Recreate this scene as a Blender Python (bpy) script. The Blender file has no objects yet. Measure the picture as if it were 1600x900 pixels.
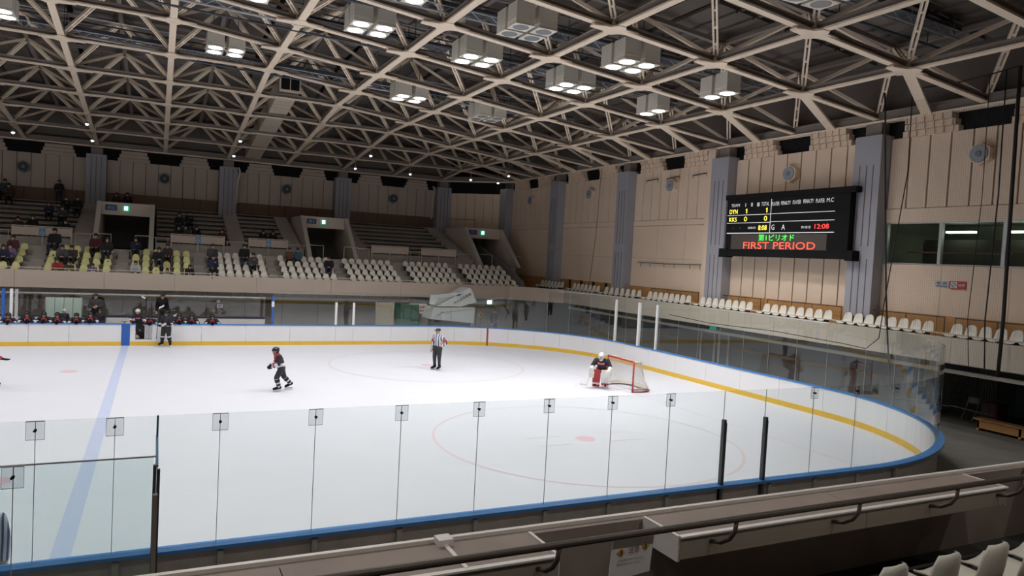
import bpy, math, random
from mathutils import Vector, Matrix
random.seed(11)
S = bpy.context.scene
COL = S.collection
V = Vector

# ------------------------------------------------------------------ camera, world, exposure
cam_d = bpy.data.cameras.new('camera')
cam_d.sensor_width = 36.0
cam_d.lens = 1132.35 / 1600 * 36.0
cam_d.clip_start = 0.1
cam_d.clip_end = 300
cam = bpy.data.objects.new('camera', cam_d)
COL.objects.link(cam)
_r = V((0.89724255, -0.43834241, 0.05302579)); _u = V((-0.02945239, 0.06040931, 0.99773908)); _f = V((0.44055461, 0.89677569, -0.04129157))
cam.matrix_world = Matrix(((_r.x, _u.x, -_f.x, -17.50444), (_r.y, _u.y, -_f.y, -10.62607), (_r.z, _u.z, -_f.z, 5.20714), (0, 0, 0, 1)))
S.camera = cam

world = bpy.data.worlds.new('hall_air')
S.world = world
world.use_nodes = True
world.node_tree.nodes['Background'].inputs[0].default_value = (0.05, 0.048, 0.045, 1)
world.node_tree.nodes['Background'].inputs[1].default_value = 0.15
S.view_settings.view_transform = 'Standard'
S.view_settings.look = 'None'
S.view_settings.gamma = 1
S.view_settings.use_curve_mapping = False
S.view_settings.exposure = 0.25
try:
    S.cycles.transparent_max_bounces = 24
except Exception:
    pass

# hall geometry (metres).  x runs along the rink (goal line at 0), y across it, ice at z = 0
MOD = 4.2                     # roof module
XW, YW = 8.0, 47.0            # right wall line, far wall line
RW = 28.7                     # rink width
XE = 4.6                      # end boards
RC = 8.0                      # corner radius
HB = 1.05                     # board height
LAMP_POWER = 165.0
LAMP_SPREAD = 128.0
NEAR_POWER = 60.0

# ------------------------------------------------------------------ materials
MATS = {}
def mat(name, col, rough=0.6, metal=0.0, noise=0.0, nscale=4.0, bump=0.0, emit=None, estr=1.0, spec=0.5):
    if name in MATS:
        return MATS[name]
    m = bpy.data.materials.new(name)
    m.use_nodes = True
    nt = m.node_tree
    b = nt.nodes['Principled BSDF']
    b.inputs['Base Color'].default_value = (*col, 1)
    b.inputs['Roughness'].default_value = rough
    b.inputs['Metallic'].default_value = metal
    b.inputs['Specular IOR Level'].default_value = spec
    if noise > 0 or bump > 0:
        tc = nt.nodes.new('ShaderNodeTexCoord')
        n = nt.nodes.new('ShaderNodeTexNoise')
        n.inputs['Scale'].default_value = nscale
        n.inputs['Detail'].default_value = 5
        nt.links.new(tc.outputs['Object'], n.inputs['Vector'])
        if noise > 0:
            r = nt.nodes.new('ShaderNodeMapRange')
            r.inputs['To Min'].default_value = 1 - noise
            r.inputs['To Max'].default_value = 1 + noise
            nt.links.new(n.outputs['Fac'], r.inputs['Value'])
            x = nt.nodes.new('ShaderNodeVectorMath'); x.operation = 'SCALE'
            x.inputs[0].default_value = col
            nt.links.new(r.outputs['Result'], x.inputs['Scale'])
            nt.links.new(x.outputs['Vector'], b.inputs['Base Color'])
        if bump > 0:
            bp = nt.nodes.new('ShaderNodeBump')
            bp.inputs['Strength'].default_value = bump
            bp.inputs['Distance'].default_value = 0.02
            nt.links.new(n.outputs['Fac'], bp.inputs['Height'])
            nt.links.new(bp.outputs['Normal'], b.inputs['Normal'])
    if emit:
        b.inputs['Emission Color'].default_value = (*emit, 1)
        b.inputs['Emission Strength'].default_value = estr
    MATS[name] = m
    return m

def glass_mat(name, tint, refl=1.0, ior=1.5):
    m = bpy.data.materials.new(name)
    m.use_nodes = True
    nt = m.node_tree
    nt.nodes.clear()
    out = nt.nodes.new('ShaderNodeOutputMaterial')
    mix = nt.nodes.new('ShaderNodeMixShader')
    tr = nt.nodes.new('ShaderNodeBsdfTransparent')
    tr.inputs['Color'].default_value = (*tint, 1)
    gl = nt.nodes.new('ShaderNodeBsdfGlossy')
    gl.inputs['Roughness'].default_value = 0.01
    gl.inputs['Color'].default_value = (refl, refl, refl, 1)
    lw = nt.nodes.new('ShaderNodeLayerWeight')          # Schlick reflectance, the same on both faces of a pane
    pw = nt.nodes.new('ShaderNodeMath'); pw.operation = 'POWER'; pw.inputs[1].default_value = 5.0
    mr = nt.nodes.new('ShaderNodeMapRange'); f0 = ((ior - 1) / (ior + 1)) ** 2
    mr.inputs['To Min'].default_value = f0; mr.inputs['To Max'].default_value = 1.0
    nt.links.new(lw.outputs['Facing'], pw.inputs[0]); nt.links.new(pw.outputs[0], mr.inputs['Value'])
    nt.links.new(mr.outputs['Result'], mix.inputs[0])
    nt.links.new(tr.outputs[0], mix.inputs[1])
    nt.links.new(gl.outputs[0], mix.inputs[2])
    nt.links.new(mix.outputs[0], out.inputs[0])
    MATS[name] = m
    return m

M_ICE = mat('ice', (0.655, 0.68, 0.745), 0.42, noise=0.03, nscale=0.9, bump=0.02, spec=0.25)
M_LBLUE = mat('ice_blue_paint', (0.50, 0.56, 0.74), 0.45, noise=0.07, nscale=2.5, spec=0.25)
M_LRED = mat('ice_red_paint', (0.68, 0.57, 0.62), 0.45, noise=0.05, nscale=2.5, spec=0.25)
M_LRED2 = mat('ice_red_spot', (0.70, 0.50, 0.56), 0.45, noise=0.06, nscale=3, spec=0.25)
M_BOARD = mat('board_white', (0.80, 0.80, 0.82), 0.35, noise=0.03, nscale=1.3)
M_KICK = mat('kick_yellow', (0.78, 0.50, 0.06), 0.4, noise=0.08, nscale=2)
M_CAP = mat('cap_blue', (0.06, 0.23, 0.56), 0.4, noise=0.1, nscale=3)
M_BLUE = mat('stripe_blue', (0.03, 0.12, 0.45), 0.4, noise=0.05)
M_REDST = mat('stripe_red', (0.35, 0.05, 0.06), 0.4, noise=0.05)
M_GLASS = glass_mat('glass_pane', (0.955, 0.975, 0.965), 1.0)
M_GLASSD = glass_mat('glass_bench', (0.965, 0.975, 0.97), 1.0)
M_ALU = mat('aluminium', (0.62, 0.63, 0.64), 0.35, 0.8, noise=0.06, nscale=6)
M_DKMET = mat('dark_metal', (0.10, 0.105, 0.11), 0.4, 0.6, noise=0.1, nscale=5)
M_BLK = mat('black', (0.010, 0.010, 0.011), 0.75, noise=0.1, nscale=5, spec=0.15)
M_WHITE = mat('white_paint', (0.78, 0.78, 0.78), 0.45, noise=0.03)
M_CLAMP = mat('clamp_acrylic', (0.55, 0.56, 0.58), 0.3, noise=0.05, nscale=8)
M_CONC = mat('concrete', (0.42, 0.385, 0.35), 0.85, noise=0.18, nscale=1.5, bump=0.1)
M_CONCD = mat('concrete_dark', (0.20, 0.19, 0.175), 0.9, noise=0.2, nscale=1.5, bump=0.1)
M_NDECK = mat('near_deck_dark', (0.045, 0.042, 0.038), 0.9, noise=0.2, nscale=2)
M_STEP = mat('terrace_concrete', (0.36, 0.33, 0.30), 0.9, noise=0.18, nscale=1.2, bump=0.1)
M_FASC = mat('fascia_beige', (0.62, 0.52, 0.44), 0.75, noise=0.06, nscale=0.8)
M_FASCR = mat('fascia_cream', (0.56, 0.50, 0.415), 0.7, noise=0.06, nscale=0.8)
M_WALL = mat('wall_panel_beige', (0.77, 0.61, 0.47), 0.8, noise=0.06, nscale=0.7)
M_WALLF = mat('far_wall_panel_dimmed', (0.52, 0.43, 0.355), 0.8, noise=0.06, nscale=0.7)  # beige wall panel darkened; weaker light on the far side put in colour
M_GROOVE = mat('groove_shadow_gap', (0.17, 0.14, 0.115), 0.9, noise=0.08)
M_COLUMN = mat('column_grey', (0.36, 0.36, 0.40), 0.75, noise=0.07, nscale=0.8)
M_WOOD = mat('wainscot_wood', (0.55, 0.29, 0.11), 0.5, noise=0.16, nscale=2.2)
M_WOODD = mat('wainscot_dark', (0.16, 0.085, 0.05), 0.55, noise=0.16, nscale=2.2)
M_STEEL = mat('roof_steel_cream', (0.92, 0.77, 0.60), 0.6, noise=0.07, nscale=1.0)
M_STEELD = mat('roof_steel_shaded', (0.25, 0.21, 0.18), 0.65, noise=0.07, nscale=1.0)  # darker copy of roof steel, shade of webs and upper chords put in colour
M_DECK = mat('roof_deck', (0.17, 0.145, 0.125), 0.9, noise=0.22, nscale=0.6, bump=0.1)
M_CAT = mat('catwalk_blue_grey', (0.075, 0.085, 0.105), 0.6, noise=0.1)
M_GALV = mat('galvanised', (0.42, 0.43, 0.45), 0.45, 0.6, noise=0.08)
M_LAMPB = mat('lamp_housing', (0.74, 0.70, 0.60), 0.55, noise=0.04)
M_LAMPON = mat('lamp_lit', (1, 1, 1), 0.5, emit=(1.0, 0.97, 0.95), estr=14)
M_LAMPOFF = mat('lamp_unlit', (0.42, 0.44, 0.46), 0.25, 0.3, noise=0.05)
M_SEATY = mat('seat_yellow', (0.72, 0.69, 0.32), 0.45, noise=0.06, nscale=5)
M_SEATW = mat('seat_white', (0.80, 0.77, 0.69), 0.45, noise=0.05, nscale=5)
M_SEATG = mat('seat_grey', (0.62, 0.59, 0.51), 0.4, noise=0.06, nscale=5)
M_LEDGE = mat('ledge_panel', (0.30, 0.24, 0.205), 0.6, noise=0.22, nscale=2.5, bump=0.05)
M_LEDGEF = mat('ledge_front', (0.34, 0.29, 0.235), 0.6, noise=0.12, nscale=2)
M_RAIL = mat('handrail', (0.11, 0.09, 0.075), 0.45, 0.4, noise=0.12, nscale=4)
M_EDGE = mat('edge_trim', (0.85, 0.82, 0.78), 0.4, 0.1, noise=0.1, nscale=6)
M_DUCT = mat('duct', (0.66, 0.56, 0.45), 0.7, noise=0.08)
M_PIPE = mat('pipe_white', (0.60, 0.56, 0.50), 0.5, noise=0.05)
M_PORT = mat('port_blue_grey', (0.20, 0.22, 0.25), 0.6, noise=0.1)
M_PORTD = mat('port_dark', (0.05, 0.055, 0.065), 0.6, noise=0.1)
M_PORTL = mat('port_pale', (0.30, 0.33, 0.37), 0.6, noise=0.1)
M_SIGNB = mat('sign_blue', (0.02, 0.06, 0.20), 0.5, noise=0.05)
M_SIGNLB = mat('sign_light_blue', (0.16, 0.36, 0.58), 0.5, noise=0.05)
M_TEXTW = mat('text_white', (0.75, 0.75, 0.75), 0.6, noise=0.02)
M_TEXTK = mat('text_black', (0.03, 0.03, 0.03), 0.6, noise=0.02)
M_TEXTR = mat('text_red', (0.45, 0.03, 0.03), 0.6, noise=0.02)
M_LEDW = mat('board_lettering', (0.7, 0.7, 0.7), 0.6, emit=(0.9, 0.9, 0.95), estr=0.35)
M_LEDY = mat('led_yellow', (0.8, 0.7, 0.1), 0.6, emit=(1.0, 0.80, 0.06), estr=1.5)
M_LEDR = mat('led_red', (0.8, 0.05, 0.05), 0.6, emit=(1.0, 0.05, 0.04), estr=1.4)
M_LEDO = mat('led_orange_red', (0.9, 0.15, 0.1), 0.6, emit=(1.0, 0.07, 0.035), estr=1.1)
M_LEDG = mat('led_green', (0.1, 0.8, 0.1), 0.6, emit=(0.06, 1.0, 0.08), estr=1.2)
M_EXIT = mat('exit_lit', (0.8, 1, 0.9), 0.5, emit=(0.55, 1.0, 0.85), estr=2.6)
M_EXITG = mat('exit_green', (0.02, 0.22, 0.14), 0.5, emit=(0.02, 0.4, 0.25), estr=0.6)
M_SCREEN = mat('led_panel_off', (0.075, 0.062, 0.052), 0.6, noise=0.05)
M_TUBE = mat('fluorescent_tube', (1, 1, 1), 0.5, emit=(0.80, 1.0, 0.72), estr=5.0)
M_ROOM = mat('booth_wall', (0.20, 0.21, 0.16), 0.8, noise=0.08)
M_ROOMD = mat('booth_dark', (0.05, 0.042, 0.035), 0.8, noise=0.1)
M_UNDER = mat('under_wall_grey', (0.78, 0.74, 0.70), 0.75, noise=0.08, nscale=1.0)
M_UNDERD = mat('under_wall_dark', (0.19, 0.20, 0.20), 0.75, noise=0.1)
M_OCHRE = mat('ochre_reflection', (0.30, 0.20, 0.08), 0.6, noise=0.1)  # colour of the kick strip's reflection, painted on the under-stand walls
M_REDPOST = mat('goal_red', (0.42, 0.03, 0.05), 0.35, noise=0.05)
M_NETC = mat('net_cord', (0.62, 0.58, 0.52), 0.8, noise=0.05)
M_NETB = mat('safety_net_cord', (0.05, 0.048, 0.045), 0.8, noise=0.05)
M_ROPE = mat('dark_rope', (0.02, 0.018, 0.018), 0.8, noise=0.05)
M_SKIN = mat('skin', (0.50, 0.30, 0.21), 0.55, noise=0.04, nscale=9)
M_HAIR = mat('hair_dark', (0.02, 0.016, 0.014), 0.6, noise=0.1, nscale=20)
M_JBLK = mat('jersey_black', (0.022, 0.020, 0.028), 0.8, noise=0.12, nscale=9)
M_JRED = mat('jersey_red', (0.42, 0.05, 0.05), 0.8, noise=0.1, nscale=9)
M_JPNK = mat('jersey_lettering', (0.62, 0.14, 0.20), 0.8, noise=0.1, nscale=9)
M_JWHT = mat('jersey_white', (0.66, 0.66, 0.72), 0.8, noise=0.06, nscale=9)
M_PANT = mat('pants_black', (0.030, 0.030, 0.032), 0.8, noise=0.12, nscale=9)
M_NAVY = mat('navy', (0.03, 0.035, 0.10), 0.8, noise=0.1, nscale=9)
M_HELM = mat('helmet_black', (0.014, 0.014, 0.016), 0.3, noise=0.05)
M_HELMW = mat('helmet_white', (0.68, 0.66, 0.62), 0.35, noise=0.05)
M_STICK = mat('stick_shaft', (0.05, 0.045, 0.05), 0.5, noise=0.1)
M_GREENB = mat('tactics_panel_green', (0.46, 0.60, 0.53), 0.4, noise=0.12, nscale=3)
M_RESURF = mat('machine_pale_blue', (0.76, 0.82, 0.84), 0.45, noise=0.05)
M_RESURF2 = mat('machine_white', (0.80, 0.82, 0.82), 0.45, noise=0.05)
M_PAPER = mat('paper', (0.80, 0.77, 0.74), 0.7, noise=0.05)
M_YELSIGN = mat('sign_yellow', (0.60, 0.36, 0.05), 0.6, noise=0.05)
M_REDSIGN = mat('sign_red', (0.50, 0.03, 0.04), 0.6, noise=0.05)
M_NETG = mat('green_mesh', (0.02, 0.16, 0.10), 0.8, noise=0.2, nscale=3)
M_CREAM = mat('cream_panel', (0.50, 0.45, 0.34), 0.6, noise=0.07)

def striped_mat(scale=3.2, dark=(0.05, 0.06, 0.10, 1)):
    m = bpy.data.materials.new('striped_shirt')
    m.use_nodes = True
    nt = m.node_tree
    b = nt.nodes['Principled BSDF']; b.inputs['Roughness'].default_value = 0.8
    tc = nt.nodes.new('ShaderNodeTexCoord')
    w = nt.nodes.new('ShaderNodeTexWave'); w.wave_type = 'BANDS'; w.bands_direction = 'X'
    w.inputs['Scale'].default_value = scale; w.inputs['Distortion'].default_value = 0.6
    r = nt.nodes.new('ShaderNodeValToRGB')
    r.color_ramp.elements[0].position = 0.30; r.color_ramp.elements[0].color = dark
    r.color_ramp.elements[1].position = 0.42; r.color_ramp.elements[1].color = (0.62, 0.65, 0.74, 1)
    nt.links.new(tc.outputs['Object'], w.inputs['Vector'])
    nt.links.new(w.outputs['Fac'], r.inputs['Fac'])
    nt.links.new(r.outputs['Color'], b.inputs['Base Color'])
    return m
M_STRIPE = striped_mat()
M_STRIPEB = striped_mat(5.5, (0.07, 0.11, 0.22, 1))

# ------------------------------------------------------------------ mesh helpers
class MB:
    def __init__(self):
        self.v = []; self.f = []; self.m = []
    def poly(self, pts, mi=0):
        n = len(self.v); self.v += [tuple(p) for p in pts]
        self.f.append(tuple(range(n, n + len(pts)))); self.m.append(mi)
    def hexa(self, p, mi=0):           # p: 4 bottom + 4 top, counter-clockwise from above
        n = len(self.v); self.v += [tuple(q) for q in p]
        for q in ((3, 2, 1, 0), (4, 5, 6, 7), (0, 1, 5, 4), (1, 2, 6, 5), (2, 3, 7, 6), (3, 0, 4, 7)):
            self.f.append(tuple(n + i for i in q)); self.m.append(mi)
    def box(self, x0, x1, y0, y1, z0, z1, mi=0):
        self.hexa([(x0, y0, z0), (x1, y0, z0), (x1, y1, z0), (x0, y1, z0), (x0, y0, z1), (x1, y0, z1), (x1, y1, z1), (x0, y1, z1)], mi)
    def prism(self, pts, d, mi=0):     # planar polygon pts (3D) extruded along vector d
        n = len(self.v); k = len(pts); d = V(d)
        self.v += [tuple(V(p)) for p in pts] + [tuple(V(p) + d) for p in pts]
        self.f.append(tuple(range(n + k - 1, n - 1, -1))); self.m.append(mi)
        self.f.append(tuple(range(n + k, n + 2 * k))); self.m.append(mi)
        for i in range(k):
            j = (i + 1) % k
            self.f.append((n + i, n + j, n + k + j, n + k + i)); self.m.append(mi)
    def tube(self, pts, r, n=8, mi=0, r2=None, cap=True):
        pts = [V(p) for p in pts]; base = len(self.v); K = len(pts)
        up = V((0, 0, 1))
        prev = None
        for i, p in enumerate(pts):
            t = (pts[min(i + 1, K - 1)] - pts[max(i - 1, 0)]).normalized()
            if prev is None:
                a = t.cross(up)
                if a.length < 1e-3: a = t.cross(V((1, 0, 0)))
            else:
                a = prev - t * prev.dot(t)
            a.normalize(); prev = a; b = t.cross(a)
            rr = r if r2 is None else r + (r2 - r) * i / max(1, K - 1)
            for j in range(n):
                an = 2 * math.pi * j / n
                self.v.append(tuple(p + a * math.cos(an) * rr + b * math.sin(an) * rr))
        for i in range(K - 1):
            for j in range(n):
                q = (j + 1) % n
                self.f.append((base + i * n + j, base + i * n + q, base + (i + 1) * n + q, base + (i + 1) * n + j)); self.m.append(mi)
        if cap:
            self.f.append(tuple(base + j for j in range(n - 1, -1, -1))); self.m.append(mi)
            self.f.append(tuple(base + (K - 1) * n + j for j in range(n))); self.m.append(mi)
    def ellip(self, c, rx, ry, rz, nu=10, nv=7, mi=0, rot=None, zmin=-1.0):
        base = len(self.v); c = V(c)
        rows = []
        a0 = math.asin(max(-1, zmin))
        for i in range(nv + 1):
            th = a0 + (math.pi / 2 - a0) * i / nv
            row = []
            for j in range(nu):
                ph = 2 * math.pi * j / nu
                p = V((rx * math.cos(th) * math.cos(ph), ry * math.cos(th) * math.sin(ph), rz * math.sin(th)))
                if rot: p = rot @ p
                row.append(len(self.v)); self.v.append(tuple(c + p))
            rows.append(row)
        for i in range(nv):
            for j in range(nu):
                q = (j + 1) % nu
                self.f.append((rows[i][j], rows[i][q], rows[i + 1][q], rows[i + 1][j])); self.m.append(mi)
        self.f.append(tuple(reversed(rows[0]))); self.m.append(mi)
    def mesh(self, name, mats, smooth=False):
        me = bpy.data.meshes.new(name)
        me.from_pydata(self.v, [], self.f)
        for mm in (mats if isinstance(mats, (list, tuple)) else [mats]):
            me.materials.append(mm)
        me.polygons.foreach_set('material_index', self.m)
        if smooth:
            me.polygons.foreach_set('use_smooth', [True] * len(self.f))
        me.update()
        return me
    def build(self, name, mats, parent=None, smooth=False, loc=None):
        return inst(name, self.mesh(name, mats, smooth), parent, loc)

def inst(name, me, parent=None, loc=None, rz=0.0, mw=None, sc=None):
    o = bpy.data.objects.new(name, me)
    COL.objects.link(o)
    if mw is not None:
        o.matrix_world = mw
    else:
        if loc is not None: o.location = loc
        if rz: o.rotation_euler = (0, 0, rz)
        if sc is not None: o.scale = (sc, sc, sc) if not isinstance(sc, (tuple, list)) else sc
    if parent is not None:
        o.parent = parent
    return o

def tag(o, label=None, cat=None, group=None, kind=None):
    if label: o['label'] = label
    if cat: o['category'] = cat
    if group: o['group'] = group
    if kind: o['kind'] = kind
    return o

def thing(name, label, cat, loc=(0, 0, 0), rz=0.0, group=None, kind=None, sc=1.0):
    o = bpy.data.objects.new(name, None)
    COL.objects.link(o)
    o.empty_display_size = 0.2
    o.location = loc; o.rotation_euler = (0, 0, rz); o.scale = (sc, sc, sc)
    return tag(o, label, cat, group, kind)

def copy_tree(src, parent=None):
    c = src.copy(); COL.objects.link(c); c.parent = parent
    for ch in list(src.children):
        copy_tree(ch, c)
    return c

def bar_matrix(a, b, up=(0, 0, 1)):
    a = V(a); b = V(b); x = b - a; L = x.length; x.normalize()
    y = V(up).cross(x)
    if y.length < 1e-4: y = V((0, 1, 0))
    y.normalize(); z = x.cross(y)
    return Matrix(((x.x * L, y.x, z.x, a.x), (x.y * L, y.y, z.y, a.y), (x.z * L, y.z, z.z, a.z), (0, 0, 0, 1)))

def text_mesh(name, s, material):
    cu = bpy.data.curves.new(name, 'FONT')
    cu.body = s
    cu.extrude = 0.0
    cu.resolution_u = 3
    o = bpy.data.objects.new(name, cu)
    COL.objects.link(o)
    dg = bpy.context.evaluated_depsgraph_get()
    me = bpy.data.meshes.new_from_object(o.evaluated_get(dg))
    bpy.data.objects.remove(o)
    me.name = name
    me.materials.clear(); me.materials.append(material)
    return me

def text_on(name, s, c, w, h, ex, ey, material, parent, off=0.012):
    """flat lettering of width w and height h centred on c; ex / ey are the reading and up directions"""
    me = text_mesh(name, s, material)
    if len(me.vertices) == 0:
        return None
    xs = [v.co.x for v in me.vertices]; ys = [v.co.y for v in me.vertices]
    x0, x1, y0, y1 = min(xs), max(xs), min(ys), max(ys)
    ex = V(ex).normalized(); ey = V(ey).normalized(); n = ex.cross(ey)
    c = V(c) + n * off
    for v in me.vertices:
        a = ((v.co.x - x0) / max(1e-6, x1 - x0) - 0.5) * w
        b = ((v.co.y - y0) / max(1e-6, y1 - y0) - 0.5) * h
        v.co = c + ex * a + ey * b
    o = inst(name, me, parent)
    return o

ROOT = {}
def structure(name, label, cat):
    return thing(name, label, cat, kind='structure')

# ------------------------------------------------------------------ floor, ice and markings
mb = MB(); mb.box(-64, 16, -22, 49, -0.4, -0.02)
tag(mb.build('floor', M_CONCD), 'dark concrete floor around the ice rink', 'floor', kind='structure')

def ring(cx, cy, r0, r1, z, n=72, a0=0.0, a1=2 * math.pi):
    m = MB()
    for i in range(n):
        a = a0 + (a1 - a0) * i / n; b = a0 + (a1 - a0) * (i + 1) / n
        m.poly([(cx + r0 * math.cos(a), cy + r0 * math.sin(a), z), (cx + r1 * math.cos(a), cy + r1 * math.sin(a), z),
                (cx + r1 * math.cos(b), cy + r1 * math.sin(b), z), (cx + r0 * math.cos(b), cy + r0 * math.sin(b), z)])
    return m
def disc(cx, cy, r, z, n=32):
    m = MB(); m.poly([(cx + r * math.cos(2 * math.pi * i / n), cy + r * math.sin(2 * math.pi * i / n), z) for i in range(n)])
    return m

def rink_outline(off=0.0, n=14, xl=-56.0):
    pts = [(xl, -off)]
    for i in range(n + 1):
        a = -math.pi / 2 + math.pi / 2 * i / n
        pts.append((XE - RC + (RC + off) * math.cos(a), RC + (RC + off) * math.sin(a)))
    for i in range(n + 1):
        a = math.pi / 2 * i / n
        pts.append((XE - RC + (RC + off) * math.cos(a), RW - RC + (RC + off) * math.sin(a)))
    pts.append((xl, RW + off))
    return pts
mb = MB(); mb.prism([(x, y, -0.06) for x, y in rink_outline(0.05)], (0, 0, 0.06))
ice = mb.build('floor_ice', M_ICE)
tag(ice, 'white sheet of ice filling the rink', 'ice', kind='structure')
MID = RW / 2
zz = 0.004
mb = MB(); mb.poly([(-18.92, 0.02, zz), (-18.62, 0.02, zz), (-18.62, RW - .02, zz), (-18.92, RW - .02, zz)]); mb.build('blue_line', M_LBLUE, ice)
mb = MB(); mb.poly([(-0.025, .6, zz), (0.025, .6, zz), (0.025, RW - .6, zz), (-0.025, RW - .6, zz)]); mb.build('goal_line', M_LRED, ice)
for cy in (MID - 7, MID + 7):
    ring(-6, cy, 4.44, 4.52, zz).build('face_off_circle', M_LRED, ice)
    disc(-6, cy, 0.30, zz).build('face_off_spot', M_LRED2, ice)
    for sx in (-1, 1):
        for sy in (-1, 1):
            mb = MB()
            x = -6 + sx * 0.6; y = cy + sy * 0.45
            mb.poly([(min(x, x + sx * 1.2), y - .025, zz), (max(x, x + sx * 1.2), y - .025, zz), (max(x, x + sx * 1.2), y + .025, zz), (min(x, x + sx * 1.2), y + .025, zz)])
            mb.build('face_off_mark', M_LRED, ice)
disc(-20.4, MID + 7, 0.30, zz).build('face_off_spot', M_LRED2, ice)
disc(-20.4, MID - 7, 0.30, zz).build('face_off_spot', M_LRED2, ice)
ring(0, MID, 1.78, 1.83, zz, 40, math.pi / 2, 3 * math.pi / 2).build('goal_crease', M_LRED, ice)

# ------------------------------------------------------------------ path along the boards
ARC = RC * math.pi / 2
S1, S2, S3 = ARC, ARC + (RW - 2 * RC), 2 * ARC + (RW - 2 * RC)
def path(s, off=0.0):
    """point on the board line at arc length s (0 = near-side start of the corner), moved outwards by off"""
    if s < 0: return V((XE - RC + s, -off, 0))
    if s < S1:
        a = -math.pi / 2 + s / RC
        return V((XE - RC + (RC + off) * math.cos(a), RC + (RC + off) * math.sin(a), 0))
    if s < S2: return V((XE + off, RC + s - S1, 0))
    if s < S3:
        a = (s - S2) / RC
        return V((XE - RC + (RC + off) * math.cos(a), RW - RC + (RC + off) * math.sin(a), 0))
    return V((XE - RC - (s - S3), RW + off, 0))
def curved(s) : return (0 < s < S1) or (S2 < s < S3)
def strip(m, s0, s1, o0, o1, z0, z1, mi=0):
    k = 1
    if s1 > 0 and s0 < S1 or s1 > S2 and s0 < S3: k = max(1, int((s1 - s0) / 0.32))
    for i in range(k):
        a = s0 + (s1 - s0) * i / k; b = s0 + (s1 - s0) * (i + 1) / k
        p = [path(a, o0), path(b, o0), path(b, o1), path(a, o1)]
        m.hexa([(q.x, q.y, z0) for q in (p[3], p[2], p[1], p[0])][::-1] + [(q.x, q.y, z1) for q in (p[3], p[2], p[1], p[0])][::-1], mi)
def s_near(x): return x - (XE - RC)
def s_far(x): return S3 + (XE - RC) - x

boards = thing('rink_boards', 'white rink boards with yellow kick strip and blue cap rail around the ice', 'boards')
# joints of the board panels along the path
js = [s_near(-24 + 2.06 * i) for i in range(11)]
js = [s for s in js if s < -0.4] + [0.0]
js += [S1 * i / 8 for i in range(1, 9)]
js += [S1 + (S2 - S1) * i / 6 for i in range(1, 7)]
js += [S2 + (S3 - S2) * i / 8 for i in range(1, 9)]
far_x = [-3.4, -5.6, -7.74, -8.70, -11.1, -13.3, -15.4, -17.62]
js += [s_far(x) for x in far_x[1:]]
gap = (s_far(-17.62), s_far(-18.34))
def board_piece(a, b):
    m = MB(); strip(m, a + 0.006, b - 0.006, 0.0, 0.035, 0.20, HB - 0.03); m.build('board_panel', M_BOARD, boards)
    m = MB(); strip(m, a + 0.003, b - 0.003, -0.012, 0.03, 0.0, 0.20); m.build('kick_strip', M_KICK, boards)
    m = MB(); strip(m, a, b, -0.02, 0.19, HB - 0.03, HB + 0.02); m.build('cap_rail', M_CAP, boards)
for a, b in zip(js[:-1], js[1:]):
    board_piece(a, b)
js2 = [s_far(x) for x in (-18.34, -18.58)]
board_piece(*js2)
js3 = [s_far(x) for x in (-18.94, -21.1, -22.7, -24.0, -26.2, -28.4, -30.6)]
for a, b in zip(js3[:-1], js3[1:]):
    board_piece(a, b)
m = MB(); strip(m, s_far(-18.58), s_far(-18.94), -0.016, 0.035, 0.0, HB + 0.02); m.build('blue_line_stripe', M_BLUE, boards)
m = MB(); strip(m, s_far(0.03) , s_far(-0.05), -0.006, 0.0, 0.2, HB - 0.03)
# the goal line meets the boards on the corner arc
sg = S2 + RC * math.acos((0 - (XE - RC)) / RC)
m = MB(); strip(m, sg - 0.05, sg + 0.05, -0.018, 0.0, 0.0, HB - 0.03); m.build('goal_line_stripe', M_REDST, boards)
# sill under the open bench gate
m = MB(); strip(m, gap[0], gap[1], 0.0, 0.05, 0.20, 0.30); m.build('gate_sill', M_BOARD, boards)
m = MB(); strip(m, gap[0], gap[1], -0.012, 0.03, 0.0, 0.20); m.build('kick_strip', M_KICK, boards)
# back of the near boards: framing of posts and rails
for x in [-23 + 1.28 * i for i in range(17)]:
    m = MB(); m.box(x - 0.04, x + 0.04, -0.12, -0.055, 0, HB - 0.08); m.build('support_post', M_CONC, boards)
m = MB(); strip(m, s_near(-24), S1 * 0.9, 0.04, 0.055, 0.0, HB - 0.04); m.build('rear_skin', mat('board_back', (0.42, 0.37, 0.33), 0.7, noise=0.25, nscale=3), boards)
gate = MB()
gate.hexa([(-17.66, 28.78, .32), (-17.62, 28.78, .32), (-17.78, 29.42, .32), (-17.9, 29.40, .32), (-17.66, 28.78, 1.04), (-17.62, 28.78, 1.04), (-17.78, 29.42, 1.04), (-17.9, 29.40, 1.04)])
g0 = thing('bench_gate', 'silver metal gate swung open at the players bench', 'gate', (0, 0, 0))
gate.build('gate_leaf', M_ALU, g0)
m = MB()
for i in range(3):
    x = -17.95 + .1 * i
    m.box(x, x + .085, 28.80, 28.83, .31, 1.03)
m.build('gate_edge_plate', M_ALU, g0)

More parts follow.
